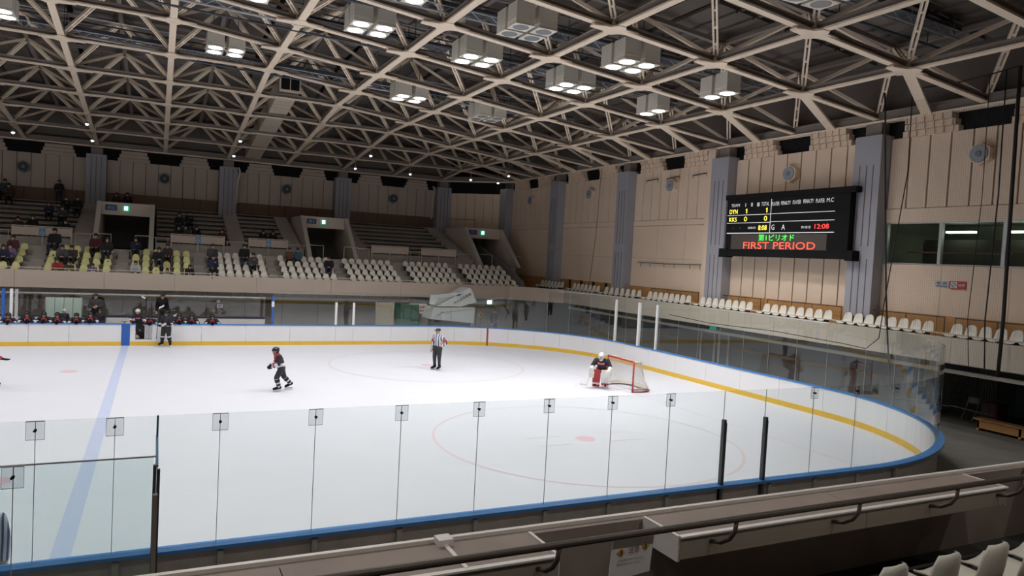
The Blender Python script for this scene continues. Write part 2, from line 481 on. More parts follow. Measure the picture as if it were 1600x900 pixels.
# ------------------------------------------------------------------ glass on the boards
glass = thing('boards_glass', 'clear glass panes standing on the rink boards', 'glass')
GT = 2.87
def pane(a, b, z1, off=0.045, z0=HB + 0.02, mtl=M_GLASS, parent=glass, g=0.007):
    m = MB(); strip(m, a + g, b - g, off, off + 0.012, z0, z1); m.build('glass_pane', mtl, parent)
near_j = [-21.35, -20.1, -18.80, -17.93, -17.43, -16.66, -15.37, -14.08, -12.79, -11.50, -10.22, -8.94, -7.63, -6.56, -5.23, -3.95, -2.57]
for a, b in zip(near_j[:-1], near_j[1:]):
    pane(s_near(a), s_near(b), GT)
clamp = MB(); clamp.box(-0.10, 0.10, -0.012, 0.0, -0.23, 0.0); clamp_me = clamp.mesh('clamp_plate', glass_mat('clamp_plastic', (0.90, 0.905, 0.915), 1.0))
frame = MB(); frame.box(-.10, .10, -.016, -.002, -.004, .006); frame.box(-.10, .10, -.014, -.010, -.234, -.228)
frame.box(-.102, -.098, -.014, -.010, -.23, 0); frame.box(.098, .102, -.014, -.010, -.23, 0)
frame_me = frame.mesh('clamp_edge', M_GALV)
bolt = MB(); bolt.tube([(0, 0.02, -.115), (0, -.03, -.115)], 0.018, 8); bolt.tube([(0.01, -.03, -.105), (-.012, -.05, -.12)], 0.014, 6); bolt_me = bolt.mesh('clamp_bolt', M_BLK)
seam = MB(); seam.box(-.004, .004, 0, .013, HB + .02, GT); seam_me = seam.mesh('glass_seam', M_GALV)
for x in near_j[:-1]:
    if x in (-17.43,): continue
    if x not in (-7.63, -6.56):
        for n_, me_ in (('clamp_plate', clamp_me), ('clamp_edge', frame_me), ('clamp_bolt', bolt_me)):
            inst(n_, me_, glass, (x, -0.06, GT))
    inst('glass_seam', seam_me, glass, (x, -.058, 0))
for x in (-7.63, -6.56):
    m = MB(); m.box(x - .05, x + .005, -.14, -.06, 0.5, 2.33); m.box(x + .012, x + .05, -.11, -.03, 0.5, 2.26)
    m.build('glass_post', M_DKMET, glass)
# corner and end panes (tall)
cj = [s_near(-2.57)] + [S1 * t for t in (0.14, 0.26, 0.38, 0.5, 0.62, 0.74, 0.86, 1.0)]
zt = [2.87, 3.0, 3.5, 3.5, 3.5, 3.5, 3.5, 3.5]
tops = [2.87, 2.87, 3.5, 3.5, 3.5, 3.5, 3.5, 3.5]
for i, (a, b) in enumerate(zip(cj[:-1], cj[1:])):
    pane(a, b, tops[i])
ej = [S1 + (S2 - S1) * i / 9 for i in range(10)]
for a, b in zip(ej[:-1], ej[1:]): pane(a, b, 3.42)
fj = [S2 + (S3 - S2) * i / 9 for i in range(10)]
for a, b in zip(fj[:-1], fj[1:]): pane(a, b, 3.42 if a < S2 + 5 else 2.9)
fx = [-3.4, -4.7, -6.0, -7.74, -8.70, -10.0, -11.0, -12.0]
for a, b in zip(fx[:-1], fx[1:]): pane(s_far(a), s_far(b), 2.85)
def seam_at(s, z1, r=0.006, mtl=M_ALU, name='glass_seam'):
    p = path(s, 0.05); m = MB(); m.tube([(p.x, p.y, HB), (p.x, p.y, z1)], r, 6); m.build(name, mtl, glass)
for s in cj[3:] + ej[1:]: seam_at(s, 3.45)
for s in fj[1:5]: seam_at(s, 3.42)
# clamps on the near corner panes
for x in (-2.57,):
    inst('clamp_plate', clamp_me, glass, (x, 0.0, 2.87)); inst('clamp_bolt', bolt_me, glass, (x, 0.0, 2.87))
# top rail of the end glass
m = MB(); m.tube([path(S1 + (S2 - S1) * t / 10, .05) + V((0, 0, 3.43)) for t in range(11)] + [path(S2 + 5 * t / 6, .05) + V((0, 0, 3.43)) for t in range(1, 7)], 0.018, 6)
m.build('top_rail', M_GALV, glass)
# white posts of the end glass
for y, w in ((21.6, .055), (19.58, .07), (18.13, .05)):
    s = S1 + y - RC if y < RW - RC else S2 + (y - (RW - RC))
    p = path(s, 0.06); m = MB(); m.box(p.x - w, p.x + w, p.y - w, p.y + w, HB, 3.28); m.build('white_post', M_WHITE, glass)
for x in (-8.70, -7.74):
    m = MB(); m.box(x - .06, x + .06, RW + .03, RW + .13, HB, 2.30); m.build('white_post', M_WHITE, glass)
m = MB(); m.box(-12.06, -11.94, RW + .02, RW + .14, HB, 2.55); m.build('blue_post', M_BLUE, glass)
m = MB(); m.box(-12.065, -11.935, RW + .015, RW + .145, 2.0, 2.28); m.build('post_collar', M_WHITE, glass)
for x, mm in ((-23.72, M_BLUE), (-23.42, M_WHITE), (-23.22, M_ALU)):
    m = MB(); m.box(x - .06, x + .06, 29.0, 29.12, .3, 2.6); m.build('bench_end_post', mm, glass)

# penalty-box glass in front of the near boards, left of the dark post
pg = thing('box_glass', 'lower near glass screen of the box left of the dark telescopic post', 'glass')
m = MB(); m.box(-18.80, -17.47, -1.51, -1.50, 0.6, 2.72); m.build('glass_pane', glass_mat('glass_green_tint', (0.90, 0.945, 0.945), 1.0), pg)
m = MB(); m.box(-20.2, -18.82, -1.51, -1.50, 0.6, 2.72); m.build('glass_pane', MATS['glass_green_tint'], pg)
m = MB(); m.box(-20.2, -17.45, -1.515, -1.495, 2.715, 2.73); m.build('top_edge', M_GALV, pg)
m = MB(); m.box(-18.814, -18.806, -1.52, -1.49, 0.6, 2.72); m.build('glass_seam', M_GALV, pg)
for n_, me_ in (('clamp_plate', clamp_me), ('clamp_edge', frame_me), ('clamp_bolt', bolt_me)):
    inst(n_, me_, pg, (-18.81, -1.53, 2.72))
gp = thing('glass_end_post', 'dark telescopic metal post where the near glass screens meet', 'post')
m = MB(); m.box(-17.47, -17.42, -1.60, -1.52, 0.0, 2.30); m.build('post_sleeve', mat('post_brown', (0.30, 0.26, 0.235), 0.5, 0.3, noise=0.1), gp)
m = MB(); m.box(-17.475, -17.44, -1.52, -1.46, 1.0, 2.62); m.build('post_channel', M_DKMET, gp)
m = MB(); m.box(-17.43, -17.40, -1.45, -1.40, 1.0, 2.55); m.build('post_channel', M_DKMET, gp)
m = MB(); m.box(-17.45, -17.42, -1.44, -0.02, 2.58, 2.60); m.box(-17.445, -17.42, -.06, 0, 1.0, 2.87); m.build('return_frame', mat('frame_blue', (0.05, 0.15, 0.24), 0.4, 0.3, noise=0.05), gp)
m = MB(); m.box(-17.437, -17.427, -1.44, -0.08, 1.07, 2.58); m.build('glass_pane', M_GLASS, gp)
m = MB(); m.box(-17.54, -17.49, -1.56, -1.50, .2, 1.06); m.box(-17.40, -17.34, -1.50, -1.44, .2, 1.06); m.build('post_bracket', M_BLUE, gp)

# ------------------------------------------------------------------ roof space frame
ZB, DZ, HT = 11.4, 0.42, 1.8
NR = 16
def zlow(k, r): return ZB + DZ * max(0, min(k, r, NR - r, 8))
def node(k, r): return V((XW - MOD * k, YW - MOD * r, zlow(k, r)))
def unode(k, r):                       # upper node over the middle of cell (k, r)
    return V((XW - MOD * (k + .5), YW - MOD * (r + .5), ZB + DZ * max(0, min(k + .5, r + .5, NR - r - .5, 8)) + HT))
ceil = structure('ceiling', 'cream steel space-frame roof over the rink with dark deck above', 'ceiling')

def ibeam(w, h, t, ft):
    m = MB()
    m.box(0, 1, -w / 2, w / 2, 0, ft); m.box(0, 1, -t / 2, t / 2, ft, h - ft, 1); m.box(0, 1, -w / 2 * .92, w / 2 * .92, h - ft, h, 1)  # web and top flange darkened to imitate shade above the lit flange
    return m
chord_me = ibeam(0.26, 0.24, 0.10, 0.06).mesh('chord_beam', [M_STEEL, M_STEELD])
uch = MB(); uch.box(0, 1, -.09, .09, -.08, .08); uch_me = uch.mesh('upper_chord', M_STEELD)
dg_ = MB(); dg_.box(0, 1, -.095, -.03, -.06, .06); dg_.box(0, 1, .03, .095, -.06, .06)
for t in (.2, .4, .6, .8): dg_.box(t - .012, t + .012, -.03, .03, -.05, .05)
diag_me = dg_.mesh('diagonal_strut', M_STEEL)
# haunched gusset plate under each node
def gusset():
    m = MB(); pts = []
    for q in range(4):
        a = q * math.pi / 2
        ca, sa = math.cos(a), math.sin(a)
        arm = 0.85 if q % 2 == 0 else 0.45
        for (px, py) in ((0.28 if q % 2 == 0 else .24, -.24 if q % 2 == 0 else -.28), (arm, -.13), (arm, .13)):
            pts.append((px * ca - py * sa, px * sa + py * ca, -0.03))
    m.prism(pts, (0, 0, .05))
    m.box(-.16, .16, -.16, .16, .02, .26)
    return m.mesh('gusset_plate', M_STEEL)
gus_me = gusset()
KMAX, RMAX = 10, 13
def ok(k, r): return not (k == 0 and r == 0)
for r in range(0, RMAX + 1):
    for k in range(0, KMAX):
        if ok(k, r) and ok(k + 1, r) and not (r == 0):
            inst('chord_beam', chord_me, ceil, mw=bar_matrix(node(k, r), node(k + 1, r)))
for k in range(0, KMAX + 1):
    for r in range(0, RMAX):
        if ok(k, r) and ok(k, r + 1) and k > 0:
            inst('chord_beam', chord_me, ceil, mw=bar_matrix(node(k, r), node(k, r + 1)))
knee = MB(); knee.box(0, 1, -.17, .17, -.05, .05); knee_me = knee.mesh('knee_strut', M_STEEL)
for r in range(2, RMAX + 1):
    inst('knee_strut', knee_me, ceil, mw=bar_matrix(node(1, r) + V((0, 0, .05)), V((XW - .05, YW - MOD * (r - .5), ZB - .1))))
edge_me = ibeam(0.36, 0.42, 0.18, 0.08).mesh('edge_beam', [M_STEEL, M_STEELD])
for r in range(1, RMAX): inst('edge_beam', edge_me, ceil, mw=bar_matrix(node(0, r) - V((0, 0, .12)), node(0, r + 1) - V((0, 0, .12))))
for k in range(1, KMAX): inst('edge_beam', edge_me, ceil, mw=bar_matrix(node(k, 0) - V((0, 0, .12)), node(k + 1, 0) - V((0, 0, .12))))
inst('edge_beam', edge_me, ceil, mw=bar_matrix(node(1, 0) - V((0, 0, .12)), node(0, 1) - V((0, 0, .12))))
for k in range(1, KMAX + 1):
    for r in range(1, RMAX + 1):
        inst('gusset_plate', gus_me, ceil, node(k, r))
diags = []
for k in range(0, KMAX):
    for r in range(0, RMAX):
        u = unode(k, r)
        for (a, b) in ((0, 0), (1, 0), (0, 1), (1, 1)):
            if not ok(k + a, r + b): continue
            n = node(k + a, r + b) + V((0, 0, .2))
            dist = (n - cam.location).length if False else (n - V((-17.5, -10.6, 5.2))).length
            diags.append((dist, n, u))
diags = [d for d in diags if (d[1] - V((-17.5, -10.6, 5.2))).dot(V((0.4406, 0.8968, 0))) > 2]
diags.sort(key=lambda d: d[0])
for i, (dd, n, u) in enumerate(diags[:300]):
    inst('diagonal_strut', diag_me, ceil, mw=bar_matrix(n, u))
rest = MB()
for dd, n, u in diags[300:]:
    x = (u - n); y = V((0, 0, 1)).cross(x).normalized(); z = x.normalized().cross(y)
    for s in (-.062, .062):
        c = [y * (s - .033) - z * .06, y * (s + .033) - z * .06, y * (s + .033) + z * .06, y * (s - .033) + z * .06]
        rest.hexa([n + q for q in c] + [u + q for q in c])
tag(rest.build('far_diagonal_struts', M_STEEL, ceil), kind='stuff')
for r in range(0, RMAX):
    for k in range(0, KMAX - 1):
        inst('upper_chord', uch_me, ceil, mw=bar_matrix(unode(k, r), unode(k + 1, r)))
for k in range(0, KMAX):
    for r in range(0, RMAX - 1):
        inst('upper_chord', uch_me, ceil, mw=bar_matrix(unode(k, r), unode(k, r + 1)))
star = MB(); star.tube([(0, 0, -.14), (0, 0, .12)], .2, 10, r2=.12); star_me = star.mesh('upper_node', M_STEELD)
for r in range(0, RMAX):
    for k in range(0, KMAX): inst('upper_node', star_me, ceil, unode(k, r))
# roof deck: one slightly sagging ribbed panel over each cell
def zdeck(k, r): return zlow(k, r) + HT + 0.35
for k in range(0, KMAX):
    for r in range(0, RMAX + 3):
        if r > 15: continue
        m = MB()
        g = 0.03
        c = [(k + 1 - g, r + 1 - g), (k + g, r + 1 - g), (k + g, r + g), (k + 1 - g, r + g)]
        p = [V((XW - MOD * a, YW - MOD * b, ZB + DZ * max(0, min(a, b, NR - b, 8)) + HT + .35)) for a, b in c]
        m.hexa(p + [q + V((0, 0, .12)) for q in p])
        for t in (.2, .4, .6, .8):     # ribs of the deck
            a = p[0].lerp(p[1], t); b = p[3].lerp(p[2], t); d = V((.05, 0, 0)); dn = V((0, 0, -.09))
            m.hexa([a - d + dn, a + d + dn, b + d + dn, b - d + dn, a - d, a + d, b + d, b - d])
        m.build('roof_panel', M_DECK, ceil)
m = MB()
xk = XW - MOD * KMAX
m.hexa([(-64, 13.4, 15.1), (xk, 13.4, 15.1), (xk, 47, 13.3), (-64, 47, 13.3), (-64, 13.4, 17.4), (xk, 13.4, 17.4), (xk, 47, 14), (-64, 47, 14)])
m.hexa([(-64, -20.2, 13.3), (xk, -20.2, 13.3), (xk, 13.4, 15.1), (-64, 13.4, 15.1), (-64, -20.2, 14), (xk, -20.2, 14), (xk, 13.4, 17.4), (-64, 13.4, 17.4)])
m.box(-64, 14, -22, 49, 17.6, 17.8)
m.build('roof_deck_rest', M_DECK, ceil)

# catwalks between the lamp rows
def catwalk(y, x0, x1, label):
    c = thing('catwalk', label, 'catwalk')
    def zc(x): return 14.35 - max(0.0, (x + 12.0)) * 0.055
    a, b = V((x0, y, zc(x0))), V((x1, y, zc(x1)))
    n = 10
    for i in range(n):
        p = a.lerp(b, i / n); q = a.lerp(b, (i + 1) / n - .004)
        m = MB(); m.hexa([p + V((0, -.35, 0)), q + V((0, -.35, 0)), q + V((0, .35, 0)), p + V((0, .35, 0))] + [t + V((0, s, .10)) for t, s in ((p, -.35), (q, -.35), (q, .35), (p, .35))])
        m.build('deck_plate', M_CAT, c)
    for s in (-.45, .45):
        m = MB(); m.tube([a + V((0, s, .5)), b + V((0, s, .5))], .03, 6); m.tube([a + V((0, s, -.35)), b + V((0, s, -.35))], .045, 6); m.build('rail', M_CAT if s > 0 else M_GALV, c)
    m = MB(); N = int((x1 - x0) / .7)
    for i in range(N):
        p = a.lerp(b, i / N) + V((0, -.5, -.35)); q = a.lerp(b, (i + 1) / N) + V((0, -.5, -.12)); o = a.lerp(b, (i + .5) / N) + V((0, -.5, -.12))
        m.tube([p, o], .014, 4); m.tube([o, a.lerp(b, (i + 1) / N) + V((0, -.5, -.35))], .014, 4)
    m.tube([a + V((0, -.5, -.12)), b + V((0, -.5, -.12))], .02, 4)
    tag(m.build('lattice', M_GALV, c), kind='stuff')
    for i in range(0, N, 6):
        p = a.lerp(b, i / N); m = MB()
        for s in (-.45, .45): m.tube([p + V((0, s, -.35)), p + V((0, s, .9))], .02, 4)
        m.build('hanger', M_CAT, c)
catwalk(26.4, -34, 4, 'dark catwalk with lattice rail in the roof over the far lamp row')
catwalk(18.2, -34, 5, 'dark catwalk in the roof between the far and middle lamp rows')
catwalk(13.4, -34, 6.5, 'dark catwalk under the roof ridge between the two middle lamp rows')
catwalk(5.0, -20, 6, 'dark catwalk in the roof over the near side of the rink')

# ventilation duct along the slope towards the far wall
dct = thing('air_duct', 'ribbed beige air duct with square black outlet running down to the far wall', 'duct')
y0, y1 = 30.0, 46.4
N = 26
for i in range(N):
    a = y0 + (y1 - y0) * i / N; b = y0 + (y1 - y0) * (i + 1) / N - .05
    za = 13.95 - (a - y0) * .118; zb = 13.95 - (b - y0) * .118
    w = .52
    m = MB(); m.hexa([(-11.4 - w, a, za - .5), (-11.4 + w, a, za - .5), (-11.4 + w, b, zb - .5), (-11.4 - w, b, zb - .5), (-11.4 - w, a, za + .5), (-11.4 + w, a, za + .5), (-11.4 + w, b, zb + .5), (-11.4 - w, b, zb + .5)])
    m.build('duct_section', M_DUCT, dct)
m = MB(); m.box(-11.95, -10.85, 29.86, 29.98, 13.42, 14.48, 0)
m.build('outlet_frame', M_DUCT, dct)
for s in (-1, 1):
    m = MB(); m.box(-11.4 + (.03 if s > 0 else -.47), -11.4 + (.47 if s > 0 else -.03), 29.83, 29.86, 13.52, 14.38); m.build('outlet_opening', M_BLK, dct)

# ------------------------------------------------------------------ lamps
lamp_box = MB()
lamp_box.box(-.33, .33, -.33, .33, .02, .74)
lamp_box.box(-.35, .35, -.35, .35, 0, .03)
lamp_box.box(-.34, .34, -.34, .34, .16, .18)
lamp_box_me = lamp_box.mesh('lamp_housing', M_LAMPB)
lens = MB()
lens.poly([(.27 * math.cos(a * math.pi / 12), .27 * math.sin(-a * math.pi / 12), -.006) for a in range(24)])
for a in range(24):
    p, q = a * math.pi / 12, (a + 1) * math.pi / 12
    lens.poly([(.27 * math.cos(p), .27 * math.sin(p), -.006), (.27 * math.cos(q), .27 * math.sin(q), -.006), (.27 * math.cos(q), .27 * math.sin(q), .01), (.27 * math.cos(p), .27 * math.sin(p), .01)])
lens_on = lens.mesh('lit_lens', M_LAMPON); lens_off = lens.mesh('dark_lens', M_LAMPOFF)
hang = MB()
for sx in (-.5, .5):
    hang.tube([(sx, 0, .7), (sx, 0, 1.7)], .018, 5)
hang.box(-.8, .8, -.03, .03, .74, .80)
hang_me = hang.mesh('hanger', M_DKMET)
def lamp(k, r, lit, n, label):
    x = XW - MOD * (k + .5); y = YW - MOD * (r + .5)
    z = ZB + .1 * (XW - x) - .17
    z = min(z, 13.6)
    t = thing('arena_lamp', label, 'lamp', (x, y, z), group='box lamp clusters hung in the roof frame')
    offs = [(-.42, -.42), (.42, -.42), (-.42, .42), (.42, .42)] if n == 4 else [(-.0, -.42), (.0, .42)]
    for (ox, oy) in offs:
        b = inst('lamp_housing', lamp_box_me, t, (ox, oy, 0))
        inst('lit_lens' if lit else 'dark_lens', lens_on if lit else lens_off, b, (0, 0, 0))
    inst('hanger', hang_me, t)
    if lit:
        ld = bpy.data.lights.new('lamp_light', 'AREA')
        ld.shape = 'SQUARE'; ld.size = 1.3
        ld.energy = LAMP_POWER * n / 4 * (1.65 if r == 5 else 1.25 if r == 10 else 1.75 if k == 1 else 1.45 if k == 2 else 0.66)
        ld.color = (1.0, 0.97, 0.95)
        ld.spread = math.radians(LAMP_SPREAD)
        lo = bpy.data.objects.new('lamp_light', ld); COL.objects.link(lo)
        lo.parent = t; lo.location = (0, 0, -.04)
CELL = dict(zip(range(3, 16), ('fourth', 'fifth', 'sixth', 'seventh', 'eighth', 'ninth', 'tenth', 'eleventh', 'twelfth', 'thirteenth', 'fourteenth', 'fifteenth', 'sixteenth')))
LAMPS = [
 (7, 5, 1, 4, 'lit lamp cluster cut by the left edge at the top of the picture'),
 (5, 5, 1, 4, 'lit lamp cluster left of the air duct, over the far bench'),
 (3, 5, 1, 4, 'lit lamp cluster right of the air duct, lowest of the lit ones in the middle'),
 (2, 5, 0, 4, 'unlit lamp cluster near the far right corner of the roof'),
 (4, 7, 1, 4, 'lit lamp cluster of four right of the air duct near the top edge'),
 (3, 7, 1, 4, 'lit lamp cluster of four left of and below the unlit top cluster'),
 (2, 7, 1, 4, 'lit lamp cluster of four below and left of the brightest right cluster'),
 (1, 7, 1, 2, 'pair of lit box lamps above the scoreboard side, the lower left pair'),
 (4, 8, 1, 4, 'lit lamp cluster cut by the top edge of the picture'),
 (3, 8, 0, 4, 'unlit lamp cluster of four near the top edge in the middle'),
 (2, 8, 1, 4, 'lit lamp cluster of four, the largest one on the right'),
 (1, 8, 1, 2, 'pair of lit box lamps nearest the scoreboard, the upper right pair'),
 (2, 10, 0, 4, 'unlit lamp cluster cut by the top edge at the right'),
]
for a in LAMPS: lamp(*a)
for k in (5, 7, 9):
    for r in (7, 8):
        lamp(k, r, 1, 4, 'lit lamp cluster outside the picture, %s roof cell from the right wall, %s middle row' % (CELL[k], 'far' if r == 7 else 'near'))
for k in (3, 5, 7, 9, 11):  # unseen near-row lamps, added lit to brighten the near ledge and ice
    lamp(k, 10, 1, 4, 'added lit lamp cluster outside the picture, %s roof cell from the right wall, near row' % CELL[k])
for k in (9, 11):
    lamp(k, 5, 1, 4, 'lit lamp cluster outside the picture, %s roof cell from the right wall, far row' % CELL[k])
for k in (11, 13):
    for r in (7, 8):
        lamp(k, r, 1, 4, 'lit lamp cluster outside the picture, %s roof cell from the right wall, %s middle row' % (CELL[k], 'far' if r == 7 else 'near'))

# small pendant lights along the far edge of the roof
pen = MB(); pen.tube([(0, 0, .1), (0, 0, 1.1)], .022, 6); pen.tube([(0, 0, -.02), (0, 0, .12)], .17, 10, r2=.07)
pen_me = pen.mesh('pendant_shade', M_GALV)
pl = MB(); pl.tube([(0, 0, -.09), (0, 0, -.02)], .06, 8, r2=.08); pl_me = pl.mesh('bulb', M_LAMPON)
for (x, y, z, lb) in ((-21.4, 38.6, 11.7, 'above the first seating block'), (-21.4, 42.8, 11.25, 'by the leftmost grey column'), (-13.0, 38.6, 11.7, 'left of the beige duct end'), (-13.0, 42.8, 11.2, 'under the beige duct end'),
                   (-4.6, 38.6, 11.7, 'above doorway E, inner row'), (-4.6, 42.8, 11.2, 'above doorway E by the wall'), (-.4, 42.8, 11.2, 'left of the corner opening'), (4.6, 42.8, 11.25, 'in front of the corner opening'), (5.9, 38.6, 11.35, 'right of the corner opening'), (7.0, 42.8, 11.2, 'beside the corner column'), (-25.6, 42.8, 11.25, 'near the left picture edge')):
    t = thing('pendant_light', 'tiny bright pendant light under the roof ' + lb, 'lamp', (x, y, z), group='small pendant lights under the roof edge')
    inst('pendant_shade', pen_me, t); inst('bulb', pl_me, t)

for i, x in enumerate((-24, -18, -12, -6, 0)):  # unseen pendants added to brighten the near parapet, sign and seats
    t = thing('pendant_light', 'added pendant light over the near stand, %s from the left, outside the picture' % ('first', 'second', 'third', 'fourth', 'fifth')[i], 'lamp', (x, -10.2, 11.35), group='added pendant lights over the near stand')
    inst('pendant_shade', pen_me, t); inst('bulb', pl_me, t)
    ld = bpy.data.lights.new('added_fill_glow', 'AREA'); ld.shape = 'DISK'; ld.size = .3; ld.energy = NEAR_POWER; ld.color = (1, .96, .9); ld.spread = math.radians(150)
    lo = bpy.data.objects.new('added_fill_glow', ld); COL.objects.link(lo); lo.parent = t; lo.location = (0, 0, -.12)

# ------------------------------------------------------------------ walls
def hexport(parent, c, n, r=.30, label=''):
    """round port in a hexagonal housing on a wall, n = direction into the hall"""
    t = thing('wall_port', label, 'vent', c, group='round ports high on the walls')
    n = V(n); a = V((0, 0, 1)); b = n.cross(a)
    m = MB(); m.prism([(b * math.sin(i * math.pi / 3) + a * math.cos(i * math.pi / 3)) * (r * 1.35) for i in range(6)], n * .28); m.build('housing', M_PORT if n.y < 0 else M_WALL, t)
    m = MB(); m.prism([n * .28 + (b * math.sin(i * math.pi / 10) + a * math.cos(i * math.pi / 10)) * r for i in range(20)], n * .06); m.build('cone', M_PORTD if n.y < 0 else M_PORTL, t)
    m = MB(); m.prism([n * .34 + (b * math.sin(i * math.pi / 6) + a * math.cos(i * math.pi / 6)) * r * .35 for i in range(12)], n * .03); m.build('dome', M_PORT, t)

wf = structure('wall_far', 'beige panelled far wall with grey columns above the stand', 'wall')
m = MB(); m.box(-64, 4.2, 47.25, 47.5, 0, 14); m.build('backing', M_GROOVE, wf)
m = MB(); m.box(-64, 3.4, 47.19, 47.25, 10.95, 11.35); m.build('dark_opening', M_BLK, wf)
m = MB(); m.box(-64, 3.4, 47.19, 47.25, 10.5, 10.95); m.build('opening_back', M_BLK, wf)
colx = [3.8 - 8.4 * i for i in range(5)]
PW = 7.2 / 9
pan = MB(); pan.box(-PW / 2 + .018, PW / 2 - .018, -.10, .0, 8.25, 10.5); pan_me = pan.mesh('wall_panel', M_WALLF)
wain = MB(); wain.box(-.58, .58, -.06, 0, 7.3, 8.25); wain_me = wain.mesh('wainscot_board', M_WOODD)
def cornice_far(x0, x1, parent, y):
    n = 3
    for i in range(n):
        m = MB(); ins = .16 * i
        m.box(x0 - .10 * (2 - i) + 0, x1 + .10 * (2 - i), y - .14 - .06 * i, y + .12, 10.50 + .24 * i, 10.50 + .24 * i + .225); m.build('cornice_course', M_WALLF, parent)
for i, cx in enumerate(colx):
    m = MB(); m.box(cx - .6, cx + .6, 46.35, 47.2, 4.6, 10.75)
    for t in (-.3, 0, .3): m.box(cx + t - .015, cx + t + .015, 46.33, 46.35, 4.6, 10.6, 1)
    m.build('column', [M_COLUMN, M_GROOVE], wf)
    m = MB(); m.box(cx - .35, cx + .35, 46.6, 47.2, 10.75, 11.25); m.build('column_head', M_STEELD, wf)
    if i == len(colx): break
    x1 = cx - .6; x0 = x1 - 7.2
    for j in range(9):
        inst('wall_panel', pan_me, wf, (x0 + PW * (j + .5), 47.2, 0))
    for j in range(6):
        inst('wainscot_board', wain_me, wf, (x0 + .6 + 1.2 * j, 47.2, 0))
    mid = (x0 + x1) / 2
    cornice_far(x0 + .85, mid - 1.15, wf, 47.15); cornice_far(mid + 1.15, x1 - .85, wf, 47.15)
    hexport(wf, (mid, 47.1, 9.52), (0, -1, 0), .30, 'round dark port on the far wall, %s bay from the left edge' % ('fourth', 'third', 'second', 'first', 'hidden')[i])
# chamfered corner wall
wc = structure('wall_corner', 'beige chamfered corner wall with black opening on top', 'wall')
A, B = V((4.3, 46.7, 0)), V((7.7, 43.3, 0))
d = (B - A); L = d.length; d.normalize(); nn = V((-d.y, d.x, 0)) * -1
nn = V((-0.7071, -0.7071, 0))
for j in range(6):
    p = A + d * (L * j / 6 + .015); q = A + d * (L * (j + 1) / 6 - .015); b = -nn * .1
    m = MB(); m.hexa([p.to_tuple(), q.to_tuple(), (q + b).to_tuple(), (p + b).to_tuple(), (p + V((0, 0, 10.35))), (q + V((0, 0, 10.35))), (q + b + V((0, 0, 10.35))), (p + b + V((0, 0, 10.35)))]); m.build('wall_panel', M_WALL, wc)
p, q, b = A - nn * .15, B - nn * .15, -nn * .3
m = MB(); m.hexa([p, q, q + b, p + b, p + V((0, 0, 13)), q + V((0, 0, 13)), q + b + V((0, 0, 13)), p + b + V((0, 0, 13))]); m.build('backing', M_BLK, wc)
m = MB(); m.tube([A + nn * .2 + V((0, 0, 8.2)), B - d * 2.2 + nn * .2 + V((0, 0, 8.2)), B - d * 2.2 + nn * .2 + V((0, 0, 7.4))], .02, 5); m.build('guard_rail', M_DKMET, wc)
m = MB(); m.box(XW - .5, XW + .3, 42.2, 43.4, 2.4, 10.75); m.build('column', M_COLUMN, wc)

wr = structure('wall_right', 'beige ribbed right-hand wall with grey columns, scoreboard side', 'wall')
X0 = 8.1
m = MB(); m.box(8.32, 8.6, -3.0, 8.95, 2.4, 5.79); m.box(8.32, 8.6, 8.95, 43, 2.4, 14); m.box(8.32, 8.6, -22, 8.95, 7.35, 14); m.box(8.32, 8.6, -22, -3, 2.4, 7.35)
m.build('backing', M_GROOVE, wr)
coly = [34.4, 26.0, 17.6, 9.2]
m = MB(); m.box(8.26, 8.35, -6, 42.5, 10.55, 11.3); m.build('dark_opening', M_BLK, wr)
wood = MB(); wood.box(-.05, 0, -.59, .59, 3.0, 3.95); wood_me = wood.mesh('wainscot_board', M_WOOD)
def right_bay(y0, y1, style):
    n = 9; w = (y1 - y0) / n
    for j in range(n):
        a = y0 + w * j; b = a + w
        if style == 'ribbed':      # full-height panels with deep grooves
            m = MB(); m.box(8.1, 8.34, a + .03, b - .03, 3.95, 10.6); m.build('wall_panel', M_WALL, wr)
        elif style == 'window':
            m = MB(); m.box(8.1, 8.34, a + .03, b - .03, 7.9, 10.6); m.build('wall_panel', M_WALL, wr)
        else:
            m = MB(); m.box(8.1, 8.34, a + .018, b - .018, 7.82, 10.6); m.build('wall_panel', M_WALL, wr)
    if style == 'flat':
        m = MB(); m.box(8.08, 8.34, y0, y1, 7.50, 7.80); m.build('band_course', M_WALL, wr)
        for j in range(3):
            a = y0 + (y1 - y0) * j / 3; b = y0 + (y1 - y0) * (j + 1) / 3
            m = MB(); m.box(8.1, 8.34, a + .006, b - .006, 5.62, 7.48); m.build('wall_panel', M_WALL, wr)
            m = MB(); m.box(8.1, 8.34, a + .006, b - .006, 3.95, 5.61); m.build('wall_panel', M_WALL, wr)
    nb = max(1, int((y1 - y0) / 1.2))
    for j in range(nb):
        inst('wainscot_board', wood_me, wr, (8.1, y0 + .6 + (y1 - y0 - 1.2) * j / max(1, nb - 1), 0))
    mid = (y0 + y1) / 2
    for (a, b) in ((y0 + .75, mid - 1.1), (mid + 1.1, y1 - .75)):
        for i in range(3):
            m = MB(); m.box(7.98 - .06 * i, 8.3, a - .1 * (2 - i), b + .1 * (2 - i), 10.58 + .24 * i, 10.805 + .24 * i)
            K = 5
            for q in range(K + 1):
                yy = a + (b - a) * q / K; m.box(7.93 - .06 * i, 7.98 - .06 * i, yy - .03, yy + .03, 10.58 + .24 * i, 10.805 + .24 * i)
            m.build('cornice_course', M_WALL, wr)
right_bay(35.0, 42.2, 'flat'); right_bay(26.6, 33.8, 'flat'); right_bay(18.2, 25.4, 'flat'); right_bay(9.8, 17.0, 'ribbed')
right_bay(1.4, 8.6, 'window'); right_bay(-7, .2, 'window')
m = MB(); m.box(8.08, 8.34, -3, 8.6, 7.35, 7.88); m.build('band_course', M_WALL, wr)
